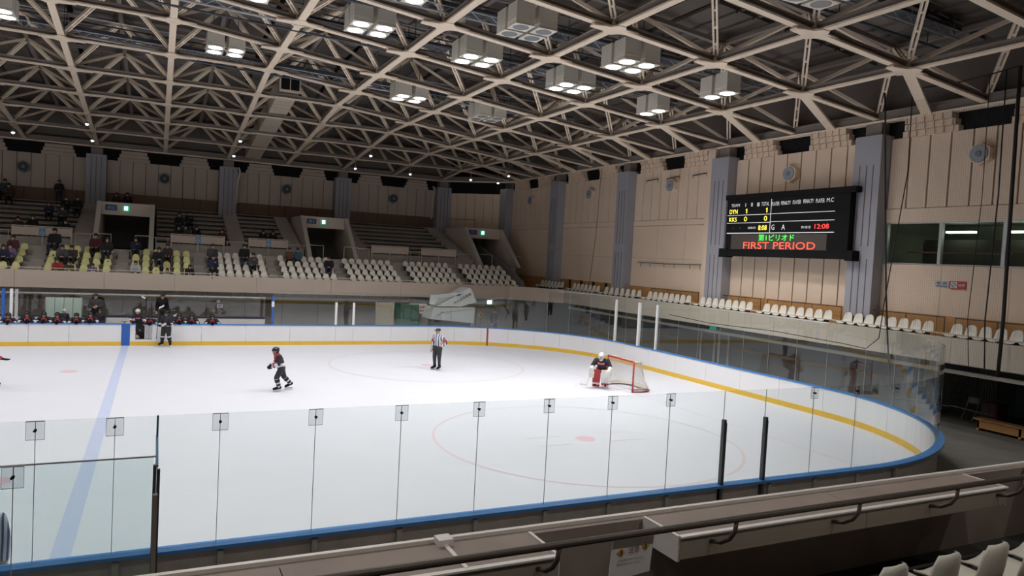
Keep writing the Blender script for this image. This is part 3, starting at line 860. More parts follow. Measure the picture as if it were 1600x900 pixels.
for a, b in ((8.6, 6.2), (6.2, 3.8), (3.8, 1.4), (1.4, -1)):
    m = MB(); m.box(8.1, 8.34, b + .006, a - .006, 3.95, 5.78); m.build('wall_panel', M_WALL, wr)
for cy in coly + [.8]:
    m = MB(); m.box(7.55, 8.4, cy - .6, cy + .6, 2.4, 10.75)
    for t in (-.3, 0, .3):
        m.box(7.535, 7.55, cy + t - .015, cy + t + .015, 3.2, 5.9, 1); m.box(7.535, 7.55, cy + t - .015, cy + t + .015, 6.4, 9.6, 1)
    m.build('column', [M_COLUMN, M_GROOVE], wr)
    m = MB(); m.box(7.8, 8.3, cy - .35, cy + .35, 10.75, 11.25); m.build('column_head', M_STEELD, wr)
m = MB(); m.box(7.75, 8.3, 18.2, 18.75, 3.0, 11.3); m.build('pilaster', M_WALL, wr)
for cy, lb in ((38.6, 'in the bay nearest the far corner'), (30.2, 'in the second bay from the far corner'), (21.8, 'in the bay left of the scoreboard'), (13.4, 'above the scoreboard'), (5.0, 'above the booth window')):
    hexport(wr, (8.1, cy, 9.65), (-1, 0, 0), .30, 'round port on the right wall ' + lb)
# small brackets high on the bay left of the scoreboard and the hook rail
for i, y in enumerate((23.7, 21.8, 19.6)):
    t = MB(); t.tube([(8.0, y + .55, 10.1), (8.0, y - .55, 10.15)], .03, 5); t.tube([(8.0, y + .55, 10.1), (8.0, y + .55, 9.95)], .02, 4); t.tube([(8.0, y - .55, 10.15), (8.0, y - .55, 9.95)], .02, 4)
    tag(t.build('wall_bracket', M_DKMET), 'thin dark bracket bar high on the right wall, %s from the left' % ('first', 'second', 'third')[i], 'bracket', group='bracket bars on the right wall')
t = thing('hook_rail', 'thin dark rail with hooks on the right wall left of the scoreboard', 'rail')
m = MB(); m.tube([(7.98, 24.6, 5.36), (7.96, 21.5, 5.33), (7.98, 19.0, 5.37)], .025, 6); m.build('rail', M_DKMET, t)
for y in (24.3, 23.4, 22.1, 21.2, 19.9, 19.1):
    m = MB(); m.tube([(7.98, y, 5.34), (7.95, y, 5.2), (7.98, y, 5.12)], .018, 4); m.build('hook', M_DKMET, t)

# booth windows
wb = structure('window_1', 'wide booth window in the right wall with lit ceiling tubes inside', 'window')
m = MB(); m.box(8.34, 12.5, -3.2, 9.0, 5.6, 5.78); m.box(12.4, 12.5, -3.2, 9.0, 5.78, 8.0); m.box(8.34, 12.5, 8.9, 9.0, 5.78, 8.0); m.box(8.34, 12.5, -3.2, 9.0, 7.5, 7.6); m.build('booth_shell', M_ROOM, wb)
m = MB(); m.box(10.9, 11.0, -3, 8.8, 5.8, 6.85); m.build('booth_back_panel', M_ROOMD, wb)
for y in (8.55, 6.36, 4.12, 1.9, -.3):
    m = MB(); m.box(8.12, 8.26, y - .06, y + .06, 5.78, 7.35); m.build('window_frame', M_ALU, wb)
for z in (5.78, 7.33):
    m = MB(); m.box(8.10, 8.28, -3, 8.55, z - .02, z + .03); m.build('window_frame', M_ALU, wb)
for a, b in ((8.49, 6.42), (6.30, 4.18), (4.06, 1.96), (1.84, -.24)):
    m = MB(); m.box(8.19, 8.20, b, a, 5.8, 7.32); m.build('window_pane', M_GLASSD, wb)
for (y0, y1) in ((6.62, 7.72), (4.3, 5.4), (1.9, 3.0)):
    m = MB(); m.box(10.5, 10.7, y0, y1, 7.10, 7.17); m.build('ceiling_tube', M_TUBE, wb)
m = MB(); m.box(9.2, 9.8, 4.4, 8.4, 6.25, 6.30); m.build('booth_desk', M_WOODD, wb)
# wall signs by the booth
ex, ey = (0, -1, 0), (0, 0, 1)
sg1 = thing('notice_plate', 'white notice plate beside the red no-smoking sign on the right wall', 'sign')
m = MB(); m.box(8.06, 8.09, 5.86, 6.38, 4.98, 5.20); m.build('plate', mat('plate_white', (.5, .5, .56), .6, noise=.03), sg1)
text_on('lettering', '禁 煙', (8.06, 6.12, 5.12), .38, .10, ex, ey, M_TEXTK, sg1)
m = MB()
for i in range(7): m.box(8.05, 8.06, 5.92 + .06 * i, 5.96 + .06 * i, 5.005, 5.03)
m.build('small_print', M_TEXTK, sg1)
sg2 = thing('no_smoking_sign', 'red no-smoking sign on the right wall below the booth window', 'sign')
m = MB(); m.box(8.06, 8.09, 5.25, 5.83, 4.94, 5.22); m.build('plate', M_REDSIGN, sg2)
m = MB(); m.box(8.05, 8.06, 5.56, 5.79, 4.97, 5.19); m.build('white_field', M_TEXTW, sg2)
m = MB()
for i in range(20):
    a, b = i * math.pi / 10, (i + 1) * math.pi / 10
    m.poly([(8.045, 5.675 + r_ * math.cos(t_), 5.08 + r_ * math.sin(t_)) for r_, t_ in ((.07, a), (.09, a), (.09, b), (.07, b))])
m.poly([(8.045, 5.62, 5.125), (8.045, 5.635, 5.14), (8.045, 5.73, 5.035), (8.045, 5.715, 5.02)])
m.build('prohibition_ring', M_TEXTK, sg2)
text_on('lettering', '禁煙', (8.06, 5.40, 5.08), .24, .10, ex, ey, M_TEXTW, sg2)

wn = MB(); wn.box(-64, 14, -20.6, -20.2, 0, 15); tag(wn.build('wall_near', M_WALL), 'beige wall behind the camera', 'wall', kind='structure')
wl = MB(); wl.box(-64.4, -64, -22, 48, 0, 17); tag(wl.build('wall_left', M_WALL), 'beige wall at the left end of the hall', 'wall', kind='structure')

# ------------------------------------------------------------------ scoreboard
sb = thing('scoreboard', 'black electronic ice hockey scoreboard reading FIRST PERIOD on the right wall', 'scoreboard')
XS = 7.2
m = MB(); m.box(XS, 7.5, 9.55, 16.5, 5.98, 8.62); m.build('case', M_BLK, sb)
m = MB(); m.box(XS - .03, 7.5, 9.3, 16.62, 8.55, 8.78); m.build('top_hood', M_BLK, sb)
m = MB(); m.box(XS - .05, 7.5, 9.3, 16.6, 5.86, 6.14); m.build('bottom_rail', M_BLK, sb)
for a, b in ((16.3, 16.85), (9.25, 9.6)):
    m = MB(); m.box(XS - .06, 7.55, a, b, 5.80, 6.22); m.build('bracket', M_BLK, sb)
m = MB(); m.box(XS - .012, XS, 10.56, 16.1, 6.20, 6.89); m.build('text_display', M_SCREEN, sb)
def sline(y0, z0, y1, z1, w=.022):
    m = MB()
    if abs(y0 - y1) > abs(z0 - z1): m.box(XS - .014, XS, min(y0, y1), max(y0, y1), z0 - w / 2, z0 + w / 2)
    else: m.box(XS - .014, XS, y0 - w / 2, y0 + w / 2, min(z0, z1), max(z0, z1))
    m.build('divider_line', M_LEDW, sb)
sline(16.45, 7.8, 13.7, 7.8); sline(16.45, 7.43, 13.7, 7.43); sline(16.42, 6.95, 10.23, 6.95, .035); sline(13.66, 7.81, 10.25, 7.81); sline(13.68, 7.455, 10.25, 7.455); sline(13.7, 8.47, 13.7, 6.98)
SBT = [('TEAM',15.93,8.27,0.56,0.14,'W'), ('I',15.28,8.27,0.035,0.17,'W'), ('II',14.88,8.27,0.10,0.17,'W'), ('III',14.48,8.26,0.16,0.17,'W'), ('TOTAL',14.04,8.27,0.47,0.17,'W'),
('PLAYER',13.43,8.25,0.45,0.17,'W'), ('PENALTY',12.84,8.26,0.53,0.16,'W'), ('PLAYER',12.23,8.27,0.44,0.17,'W'), ('PENALTY',11.61,8.28,0.54,0.16,'W'), ('PLAYER',11.00,8.27,0.44,0.17,'W'), ('M.C',10.50,8.28,0.34,0.17,'W'),
('DYN',16.03,7.97,0.52,0.21,'Y'), ('1',15.19,7.98,0.085,0.21,'Y'), ('1',13.93,7.98,0.085,0.21,'Y'), ('KKS',16.04,7.60,0.50,0.20,'Y'), ('0',15.22,7.61,0.19,0.21,'Y'), ('0',13.97,7.61,0.19,0.21,'Y'),
('SEIKO',14.79,7.19,0.48,0.10,'W'), ('8:08',14.12,7.19,0.51,0.22,'Y'), ('G',13.50,7.20,0.18,0.23,'W'), ('A',12.90,7.20,0.20,0.23,'W'), ('PM',11.82,7.17,0.15,0.11,'W'), ('時 刻',11.55,7.17,0.26,0.12,'W'), ('12:08',10.84,7.20,0.72,0.20,'R'),
('第1ピリオド',13.29,6.735,2.07,0.30,'G'), ('FIRST PERIOD',13.18,6.38,4.15,0.31,'O')]
for s, y, z, w, h, c in SBT:
    if s in ('1', 'I', 'II', 'III'):
        n_ = 1 if s == '1' else len(s); bw = .045 if s == '1' else .026
        for q in range(n_):
            yc = y - (q - (n_ - 1) / 2) * .052
            m = MB(); m.box(XS - .02, XS - .01, yc - bw / 2, yc + bw / 2, z - h / 2, z + h / 2)
            if s == '1': m.box(XS - .02, XS - .01, yc + bw / 2, yc + bw / 2 + .035, z + h / 2 - .06, z + h / 2 - .025)
            m.build('lettering' if c == 'W' else 'lit_characters', M_LEDW if c == 'W' else M_LEDY, sb)
        continue
    text_on('lettering' if c == 'W' else 'lit_characters', s, (XS, y, z), w, h, ex, ey, {'W': M_LEDW, 'Y': M_LEDY, 'R': M_LEDR, 'G': M_LEDG, 'O': M_LEDO}[c], sb, .03)
for y, mm in ((16.05, M_LEDR), (15.55, M_LEDG)):
    m = MB(); m.prism([(XS - .012, y + .05 * math.cos(i * math.pi / 6), 7.19 + .05 * math.sin(i * math.pi / 6)) for i in range(12)], (.012, 0, 0)); m.build('indicator', mat('ind_' + mm.name, (.08, .01, .01) if mm is M_LEDR else (.01, .09, .06), .5, noise=.02), sb)
# ------------------------------------------------------------------ far stand
st = structure('stand_far', 'stepped concrete far stand with beige front parapet', 'grandstand')
FX0, FX1 = -40.0, 5.2
fas = [-40, -36, -32, -28, -24, -20, -16.6, -12.3, -8.0, -3.6, .6, 4.0]
for a, b in zip(fas[:-1], fas[1:]):
    m = MB(); m.box(a + .006, b - .006, 33.55, 33.72, 2.40, 3.30); m.build('fascia_panel', M_FASC, st)
p = [V((4.0, 33.55, 0)), V((6.7, 30.85, 0)), V((6.82, 30.97, 0)), V((4.12, 33.67, 0))]
m = MB(); m.hexa([q + V((0, 0, 2.4)) for q in p] + [q + V((0, 0, 3.3)) for q in p]); m.build('fascia_panel', M_FASC, st)
m = MB(); m.prism([(4.0, 33.6, 2.45), (6.8, 30.9, 2.45), (8.3, 30.9, 2.45), (8.3, 42.5, 2.45), (4.0, 42.5, 2.45)], (0, 0, .6)); m.build('corner_deck', M_CONC, st)
m = MB(); m.box(FX0, FX1, 33.72, 47.2, 2.40, 2.6); m.build('soffit', M_CONCD, st)
m = MB(); m.box(FX0, 4.0, 33.95, 34.15, 2.02, 2.16); m.build('soffit_beam', M_PIPE, st)
for x in [-39 + 1.5 * i for i in range(29)]:
    m = MB(); m.box(x - .05, x + .05, 33.98, 34.12, 2.16, 2.40); m.build('beam_hanger', M_PIPE, st)
TR = [(33.72 + .85 * i, 3.0 + .32 * i) for i in range(4)]
for y, z in TR:
    m = MB(); m.box(FX0, FX1, y, 37.2, z - .34, z); m.build('terrace_step', M_STEP, st)
G_ = [(-24.6, -24.05), (-22.62, -19.95), (-18.6, -15.95), (-14.6, -11.8), (-10.54, -7.7), (-6.5, -3.6), (-2.35, .55), (1.68, 4.68)]
ais = [(-23.65, -23.0), (-19.55, -18.98), (-15.55, -14.95), (-11.42, -10.92), (-7.3, -6.88), (-3.2, -2.72), (.92, 1.32)]
for a, b in ais:
    for y, z in TR[:3]:
        for q in range(1):
            m = MB(); m.box(a, b, y + .43, y + .86, z, z + .16); m.build('stair_step', M_CONC, st)
    for q in range(3):
        m = MB(); m.box(a, b, 36.6 + .25 * q, 37.25, 3.96 + .14 * q, 3.96 + .14 * (q + 1)); m.build('stair_step', M_CONC, st)
m = MB(); m.box(FX0, FX1 + 1.0, 37.2, 38.7, 3.6, 4.50); m.build('concourse', M_CONC, st)
# portals (stairway doorways)
POR = [(-20.9, -17.75, 'D'), (-8.68, -5.42, 'E'), (3.5, 6.75, 'F')]
segs = [(-40, -21.0), (-17.6, -8.8), (-5.3, 3.4)]
for a, b in segs:
    m = MB(); m.box(a, b, 38.6, 38.8, 4.4, 5.0); m.build('front_wall', M_CONC, st)
    for j in range(8):
        y = 38.75 + 1.02 * j; z = 5.0 + .31 * j
        m = MB(); m.box(a, b, y, 47.1, z - .33, z); m.build('terrace_step', M_STEP, st)
        m = MB(); m.box(a + .05, b - .05, y + .55, y + .95, z + .14, z + .19); m.build('bench_plank', M_STEP, st)
for a in (-29.5, -22.0, -13.35, -9.8, -5.25, 2.2):
    for j in range(15):
        y = 38.75 + .51 * j; z = 5.0 + .155 * j
        m = MB(); m.box(a, a + .95, y, y + .55, z, z + .155); m.build('stair_step', M_CONC, st)
for (a, b, letter) in POR:
    t = thing('portal', 'concrete stairway portal with blue %s sign and green exit light' % letter, 'doorway', kind='structure')
    for x in (a, b - .22):
        m = MB(); m.prism([(x, 37.5, 4.5), (x, 41.05, 7.36), (x, 45.0, 7.36), (x, 45.0, 4.5)], (.22, 0, 0)); m.build('side_wall', M_FASC, t)
        m = MB(); m.prism([(x - .02, 37.42, 4.5), (x - .02, 40.97, 7.38), (x - .02, 41.12, 7.38), (x - .02, 37.58, 4.5)], (.26, 0, 0)); m.build('edge_trim', M_PIPE, t)
    m = MB(); m.box(a + .22, b - .22, 41.0, 41.3, 6.58, 7.36); m.build('lintel', M_FASC, t)
    m = MB(); m.box(a + .22, b - .22, 41.3, 45, 7.1, 7.36); m.build('roof_slab', M_FASC, t)
    m = MB(); m.box(a + .22, b - .22, 44.8, 45, 4.5, 7.1); m.build('back_wall', M_CONCD, t)
    for q in range(3):
        m = MB(); m.box(a + .95, b - .95, 37.25 + .3 * q, 38.7, 4.5 - .5 + .16 * q, 4.5 - .5 + .16 * (q + 1)); m.build('stair_step', M_CONC, t)
    sgn = thing('portal_sign', 'dark blue sign marked %s over the stairway portal' % letter, 'sign')
    m = MB(); m.box(a + .42, a + 1.06, 40.95, 41.0, 6.85, 7.20); m.build('plate', M_SIGNB, sgn)
    text_on('lettering', '東' + letter, (a + .74, 40.95, 7.02), .46, .22, (1, 0, 0), (0, 0, 1), mat('sign_text', (.30, .42, .62), .6, noise=.03), sgn)
    ext = thing('exit_sign', 'small glowing green exit light over portal %s' % letter, 'sign')
    m = MB(); m.box(a + 1.38, a + 1.74, 40.93, 41.0, 6.84, 7.20); m.build('case', M_EXITG, ext)
    m = MB(); m.box(a + 1.46, a + 1.66, 40.92, 40.93, 6.90, 7.14); m.build('lit_panel', M_EXIT, ext)
    for (p0, p1) in ((a, a + .95), (b - .95, b)):
        m = MB(); zz_ = 5.35
        m.tube([(p0, 37.6, zz_), (p1, 37.6, zz_), (p1, 37.6, 4.5)] if p0 == a else [(p1, 37.6, zz_), (p0, 37.6, zz_), (p0, 37.6, 4.5)], .025, 6); m.build('guard_rail', M_PIPE, t)
for (a, b, sign) in ((-24.9, -21.95, 1), (-16.8, -13.7, 1), (-12.3, -9.85, 1), (-4.3, -1.65, 0), (-.7, 1.95, 0)):
    t = thing('barrier', 'low beige barrier panel on the concourse of the far stand' + {-24.9: ', leftmost', -16.8: ' right of portal D', -12.3: ' left of portal E', -4.3: ' right of portal E', -.7: ' left of portal F'}[a], 'barrier', group='barrier panels on the far stand')
    m = MB(); m.box(a, b, 38.42, 38.50, 5.06, 5.52); m.build('panel', M_FASC, t)
    m = MB(); m.tube([(a, 38.46, 5.58), (b, 38.46, 5.58)], .03, 6); m.build('top_rail', M_PIPE, t)
    for x in (a + .05, (a + b) / 2, b - .05):
        m = MB(); m.box(x - .03, x + .03, 38.44, 38.5, 4.5, 5.58); m.build('post', M_PIPE, t)
    if sign:
        xm = a + (b - a) * .5
        s_ = thing('access_sign', 'light blue wheelchair sign on the barrier' + {-24.9: ' at far left', -16.8: ' right of portal D', -12.3: ' left of portal E'}[a], 'sign')
        m = MB(); m.box(xm - .16, xm + .16, 38.39, 38.42, 5.10, 5.48); m.build('plate', M_SIGNLB, s_)
        m = MB(); m.tube([(xm - .02, 38.385, 5.38), (xm - .02, 38.385, 5.27), (xm + .06, 38.385, 5.26), (xm + .09, 38.385, 5.17)], .014, 4)
        m.tube([(xm - .02 + .07 * math.cos(q * .5 + 2), 38.385, 5.21 + .07 * math.sin(q * .5 + 2)) for q in range(9)], .012, 4)
        m.build('pictogram', M_TEXTW, s_)
# guard rail along the concourse
for a, b in ((-40, -24.95), (-21.9, -20.95), (-17.7, -16.85), (-13.65, -12.35), (-9.8, -8.75), (-5.3, -4.35), (-1.6, -.75), (2.0, 3.4)):
    m = MB(); m.tube([(a, 38.46, 5.3), (b, 38.46, 5.3)], .022, 5)
    n = max(2, int((b - a) / 1.2) + 1)
    for i in range(n):
        x = a + .1 + (b - a - .2) * i / (n - 1); m.tube([(x, 38.46, 4.5), (x, 38.46, 5.3)], .02, 5)
    m.build('concourse_rail', M_PIPE, st)
m = MB(); m.tube([(FX0, 33.64, 3.42), (FX1 - 1.2, 33.64, 3.42)], .022, 5)
for i in range(37): m.tube([(-39.5 + 1.18 * i, 33.64, 3.3), (-39.5 + 1.18 * i, 33.64, 3.42)], .018, 4)
m.build('parapet_rail', M_PIPE, st)
# raked end wall of the stand in the corner
m = MB(); m.prism([(5.2, 33.8, 3.0), (5.2, 34.2, 3.6), (5.2, 37.4, 4.95), (5.2, 38.6, 5.0), (5.2, 46.9, 7.6), (5.2, 46.9, 2.6), (5.2, 33.8, 2.6)], (.2, 0, 0)); m.build('end_wall', M_CONCD, st)
# white drain pipes on the far wall
for x, lb in ((-12.35, 'beside the second column'), (2.75, 'beside the corner column')):
    m = MB(); m.tube([(x, 46.3, 10.75), (x + .1, 46.3, 10.5), (x + .1, 46.3, 10.2), (x - .02, 46.3, 9.9), (x - .06, 46.3, 8.1)], .075, 8)
    tag(m.build('drain_pipe', M_PIPE, smooth=True), 'white drain pipe on the far wall ' + lb, 'pipe')
# wall under the far stand
wu = structure('wall_under_far', 'grey wall under the far stand behind the rink', 'wall')
m = MB(); m.box(-40, 8.3, 36.2, 36.5, 0, 2.4); m.build('wall_face', M_UNDER, wu)
m = MB(); m.box(-40, 4.2, 36.15, 36.2, 1.62, 1.80); m.build('ochre_reflection', M_OCHRE, wu)  # yellow kick strip's reflection in the glass, painted as a band on the wall
for i in range(20):
    x = -39 + 2.2 * i; m = MB(); m.box(x - .01, x + .01, 36.18, 36.2, 0, 2.4); m.build('panel_joint', M_GROOVE, wu)

# ------------------------------------------------------------------ right stand
sr = structure('stand_right', 'shallow right-hand stand with cream parapet below the scoreboard', 'grandstand')
yy = [-8, -4.5, -1.2, 2.1, 4.75, 7.2, 9.8, 12.6, 15.4, 18.2, 21, 23.8, 26.6, 30.85]
for a, b in zip(yy[:-1], yy[1:]):
    m = MB(); m.box(6.70, 6.84, a + .006, b - .006, 2.44, 3.30); m.build('fascia_panel', M_FASCR, sr)
m = MB(); m.box(6.84, 8.3, -8, 31, 2.44, 3.05); m.build('deck', M_CONC, sr)
m = MB(); m.box(7.15, 7.3, -8, 30.9, 2.05, 2.18); m.build('soffit_beam', M_PIPE, sr)
m = MB(); m.box(6.84, 14, -8, 33.6, 2.40, 2.44); m.build('soffit', M_CONCD, sr)
m = MB(); m.tube([(6.77, -8, 3.42), (6.77, 30.8, 3.42)], .022, 5)
for i in range(32): m.tube([(6.77, -7.8 + 1.24 * i, 3.3), (6.77, -7.8 + 1.24 * i, 3.42)], .018, 4)
m.build('parapet_rail', M_PIPE, sr)
GR = [(35.2, 32.34), (30.73, 27.84), (26.89, 23.51), (22.48, 19.18), (18.09, 14.84), (13.78, 10.41), (9.45, 6.06), (5.03, 1.6)]
for a, b in GR[3:]:
    m = MB(); m.tube([(7.75, a + .3, 3.05), (7.75, a + .3, 3.92), (7.75, b - .35, 3.92), (7.75, b - .35, 3.05)], .022, 5)
    for t in (.33, .66): m.tube([(7.75, a + (b - a) * t, 3.3), (7.75, a + (b - a) * t, 3.92)], .018, 4)
    m.build('guard_rail', M_DKMET, sr)
ww = structure('wall_under_right', 'dark wall and doors under the right stand behind the end glass', 'wall')
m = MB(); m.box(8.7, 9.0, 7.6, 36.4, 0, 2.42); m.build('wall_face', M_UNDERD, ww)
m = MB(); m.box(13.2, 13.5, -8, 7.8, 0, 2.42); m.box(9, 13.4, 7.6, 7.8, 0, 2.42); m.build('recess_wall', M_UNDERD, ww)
m = MB(); m.box(8.66, 8.70, 7.8, 30, 1.18, 1.32); m.build('ochre_reflection', M_OCHRE, ww)  # painted stripe imitating the kick strip mirrored in the end glass
dr = structure('door_1', 'white-framed glass doors under the right stand', 'door')
for y in (19.38, 18.34, 18.02, 17.3):
    m = MB(); m.box(8.56, 8.66, y - .035, y + .035, 0, 1.95); m.build('door_frame', M_WHITE, dr)
m = MB(); m.box(8.56, 8.66, 18.3, 19.42, 1.90, 1.97); m.build('door_frame', M_WHITE, dr)
m = MB(); m.box(8.56, 8.66, 17.26, 18.06, 1.93, 1.99); m.build('door_frame', M_WHITE, dr)
for a, b in ((18.38, 19.34), (17.34, 17.98)):
    m = MB(); m.box(8.60, 8.61, a, b, .05, 1.9); m.build('door_pane', M_GLASSD, dr)
ext = thing('exit_sign', 'green exit sign above the white-framed doors under the right stand', 'sign')
m = MB(); m.box(8.58, 8.72, 18.4, 18.78, 2.04, 2.24); m.build('case', mat('exit_dim', (.02, .25, .16), .5, emit=(.02, .45, .28), estr=.35), ext)
rs = thing('door_notice', 'small red notice beside the exit sign under the right stand', 'sign')
m = MB(); m.box(8.58, 8.72, 18.9, 19.2, 2.04, 2.22); m.build('plate', mat('notice_red', (.25, .03, .05), .6, noise=.03), rs)

# ------------------------------------------------------------------ seats
def seat_mesh(name, material):
    prof = [(.235, .33, .16), (.225, .385, .205), (.12, .40, .225), (-.06, .385, .225), (-.17, .385, .222), (-.225, .43, .215), (-.255, .56, .195), (-.275, .68, .168), (-.283, .745, .145), (-.28, .775, .105)]
    K = 7; pts = []
    for (y, z, w) in prof:
        for j in range(K):
            t = -1 + 2 * j / (K - 1)
            lift = .035 * abs(t) ** 3
            if z < .42: pts.append(V((t * w, y, z + lift)))
            else: pts.append(V((t * w, y + lift * 1.4, z - (.02 * t * t if z > .7 else 0))))
    m = MB(); n = len(pts); R_ = len(prof)
    m.v = [tuple(p) for p in pts] + [tuple(p + V((0, -.018 if i // K > 4 else 0, -.02 if i // K <= 4 else 0))) for i, p in enumerate(pts)]
    for i in range(R_ - 1):
        for j in range(K - 1):
            a = i * K + j
            m.f.append((a, a + K, a + K + 1, a + 1)); m.m.append(0)
            m.f.append((n + a, n + a + 1, n + a + K + 1, n + a + K)); m.m.append(0)
    def rim(a, b):
        m.f.append((a, b, n + b, n + a)); m.m.append(0)
    for j in range(K - 1): rim(j, j + 1); rim((R_ - 1) * K + j + 1, (R_ - 1) * K + j)
    for i in range(R_ - 1): rim((i + 1) * K, i * K); rim(i * K + K - 1, (i + 1) * K + K - 1)
    # pedestal
    m.box(-.10, .10, -.16, .05, 0.0, .375, 1)
    me = m.mesh(name, [material, M_DKMET])
    for pgn in me.polygons:
        if pgn.material_index == 0: pgn.use_smooth = True
    return me
SEATY, SEATW, SEATG = seat_mesh('plastic_seat', M_SEATY), seat_mesh('plastic_seat', M_SEATW), seat_mesh('plastic_seat', M_SEATG)
ORD = ['first', 'second', 'third', 'fourth', 'fifth', 'sixth', 'seventh', 'eighth']
blk_name = ['block at the left edge', 'block left of portal D', 'block below portal D', 'first white block from the left', 'block below portal E', 'block right of portal E', 'block left of portal F', 'last block by the corner']
rown = ['front', 'second', 'third', 'back']
for gi, (a, b) in enumerate(G_):
    n = 2 if gi == 0 else (6 if gi < 3 else 7)
    for i in range(4):
        for c in range(n):
            x = a + (b - a) * c / (n - 1)
            o = inst('plastic_seat', SEATY if gi < 3 else SEATW, None, (x, 34.12 + .85 * i, 3.0 + .32 * i + .0), math.pi, sc=(.9, .9, .84))
            tag(o, '%s plastic seat, %s from left, %s row, %s' % ('yellow' if gi < 3 else 'white', ORD[c], rown[i], blk_name[gi]), 'seat', group='seats in the far stand')
rb = ['of the group in the far corner', 'of the second group from the far corner', 'of the third group from the far corner', 'of the group left of the scoreboard column', 'of the group under the left scoreboard half', 'of the group under the right scoreboard half', 'of the group behind the tall corner glass', 'of the group at the right picture edge']
for gi, (a, b) in enumerate(GR):
    n = 7 if gi < 3 else 8
    for c in range(n):
        y = a + (b - a) * c / (n - 1)
        o = inst('plastic_seat', SEATW, None, (7.20, y, 2.98), math.pi / 2)
        tag(o, 'white right-stand seat, %s from left %s' % (ORD[c], rb[gi]), 'seat', group='seats on the right stand')

# ------------------------------------------------------------------ near stand: parapet, counters, handrail, seats
ns = structure('stand_near', 'dark near stand with parapet in the foreground', 'grandstand')
m = MB(); m.box(-40, 6.5, -5.88, -5.78, 2.0, 3.13); m.build('parapet', M_LEDGE, ns)
m = MB(); m.box(-40, 6.5, -5.815, -5.775, 3.13, 3.158); m.build('parapet_trim', M_EDGE, ns)
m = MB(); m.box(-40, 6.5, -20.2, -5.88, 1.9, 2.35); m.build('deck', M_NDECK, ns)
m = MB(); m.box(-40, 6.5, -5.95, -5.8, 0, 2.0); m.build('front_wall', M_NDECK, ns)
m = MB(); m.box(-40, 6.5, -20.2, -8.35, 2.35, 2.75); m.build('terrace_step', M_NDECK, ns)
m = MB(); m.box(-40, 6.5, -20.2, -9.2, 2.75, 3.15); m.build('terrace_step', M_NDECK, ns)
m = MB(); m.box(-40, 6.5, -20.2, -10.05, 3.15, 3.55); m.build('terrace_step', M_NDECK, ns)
def counter(x0, x1, label):
    t = thing('counter_box', label, 'counter')
    w = (x1 - x0)
    n = max(1, round(w / 1.75))
    for i in range(n):
        a = x0 + w * i / n; b = x0 + w * (i + 1) / n
        m = MB(); m.box(a + .004, b - .004, -6.33, -5.90, 3.125, 3.15); m.build('top_panel', M_LEDGE, t)
        m = MB(); m.box(a + .004, b - .004, -6.36, -6.335, 2.98, 3.15); m.build('front_panel', M_LEDGEF, t)
    m = MB(); m.box(x0, x1, -6.375, -6.33, 3.148, 3.162); m.build('front_lip', M_EDGE, t)
    for x in (x0, x1):
        m = MB(); m.box(x - .012, x + .012, -6.35, -5.9, 2.96, 3.16); m.build('end_panel', M_EDGE if x == x1 or x == x0 else M_LEDGEF, t)
    m = MB(); m.box(x0, x1, -6.33, -5.9, 2.97, 2.99); m.build('underside', M_LEDGEF, t)
counter(-24.0, -14.93, 'long brown counter box on the parapet at bottom left of the caution sign')
counter(-13.87, -9.70, 'brown counter box on the parapet right of the caution sign')
counter(-8.55, -3.0, 'brown counter box on the parapet at the right edge')
hr = thing('handrail', 'dark brown handrail running along the front of the near parapet', 'handrail')
m = MB(); m.tube([(-24, -6.60, 3.345), (-3, -6.60, 3.345)], .025, 10); m.build('rail', M_RAIL, hr, smooth=True)
for x in (-16.3, -15.08, -13.55, -12.2, -10.9, -9.85, -8.7, -7.3):
    m = MB(); m.tube([(x, -6.60, 3.33), (x - .01, -6.60, 3.25), (x - .02, -6.56, 3.18), (x - .02, -6.47, 3.12), (x - .02, -6.36, 3.09)], .017, 8); m.build('bracket', M_RAIL, hr, smooth=True)
for x in (-15.62,):
    m = MB(); m.box(x - .015, x + .015, -6.34, -5.86, 3.15, 3.165); m.box(x - .05, x + .06, -5.95, -5.84, 3.15, 3.20); m.build('joint_clip', M_EDGE, hr)
# caution sign
cs = thing('caution_sign', 'white caution notice hanging from the near handrail', 'sign')
m = MB(); m.hexa([(-14.66, -6.575, 3.02), (-14.315, -6.575, 3.05), (-14.315, -6.568, 3.05), (-14.66, -6.568, 3.02), (-14.645, -6.585, 3.31), (-14.30, -6.585, 3.31), (-14.30, -6.578, 3.31), (-14.645, -6.578, 3.31)])
m.build('sheet', M_PAPER, cs)
sx, sz = V((1, 0, .01)), V((.02, -.03, 1))
text_on('heading', '注意', (-14.468, -6.585, 3.232), .095, .05, sx, sz, mat('caution_red', (.22, .03, .03), .6, noise=.05), cs, .004)
text_on('small_lettering', '大変危険ですのでテラスには', (-14.49, -6.580, 3.165), .21, .016, sx, sz, M_TEXTK, cs, .005)
text_on('small_lettering', '乗りださないでください', (-14.50, -6.577, 3.135), .20, .016, sx, sz, M_TEXTK, cs, .005)
for x, z in ((-14.575, 3.222), (-14.37, 3.243)):
    m = MB(); r = .03
    m.prism([(x - r, -6.587, z), (x, -6.587, z - r), (x + r, -6.588, z), (x, -6.589, z + r)], (0, .003, 0)); m.build('warning_diamond', M_YELSIGN, cs)
    m = MB(); m.box(x - .004, x + .004, -6.593, -6.589, z - .006, z + .017); m.box(x - .004, x + .004, -6.593, -6.589, z - .018, z - .01); m.build('exclamation_mark', M_TEXTK, cs)
m = MB(); m.box(-14.2, -8.5, -7.9, -7.15, 2.35, 2.57); m.build('seat_plinth', M_NDECK, ns)
for i in range(9):
    o = inst('plastic_seat', SEATG, None, (-13.12 + .56 * i, -7.32, 2.57), 0.12)
    tag(o, 'grey plastic seat in the front row at bottom right, %s from left' % (ORD + ['ninth'])[i], 'seat', group='grey foreground seats')
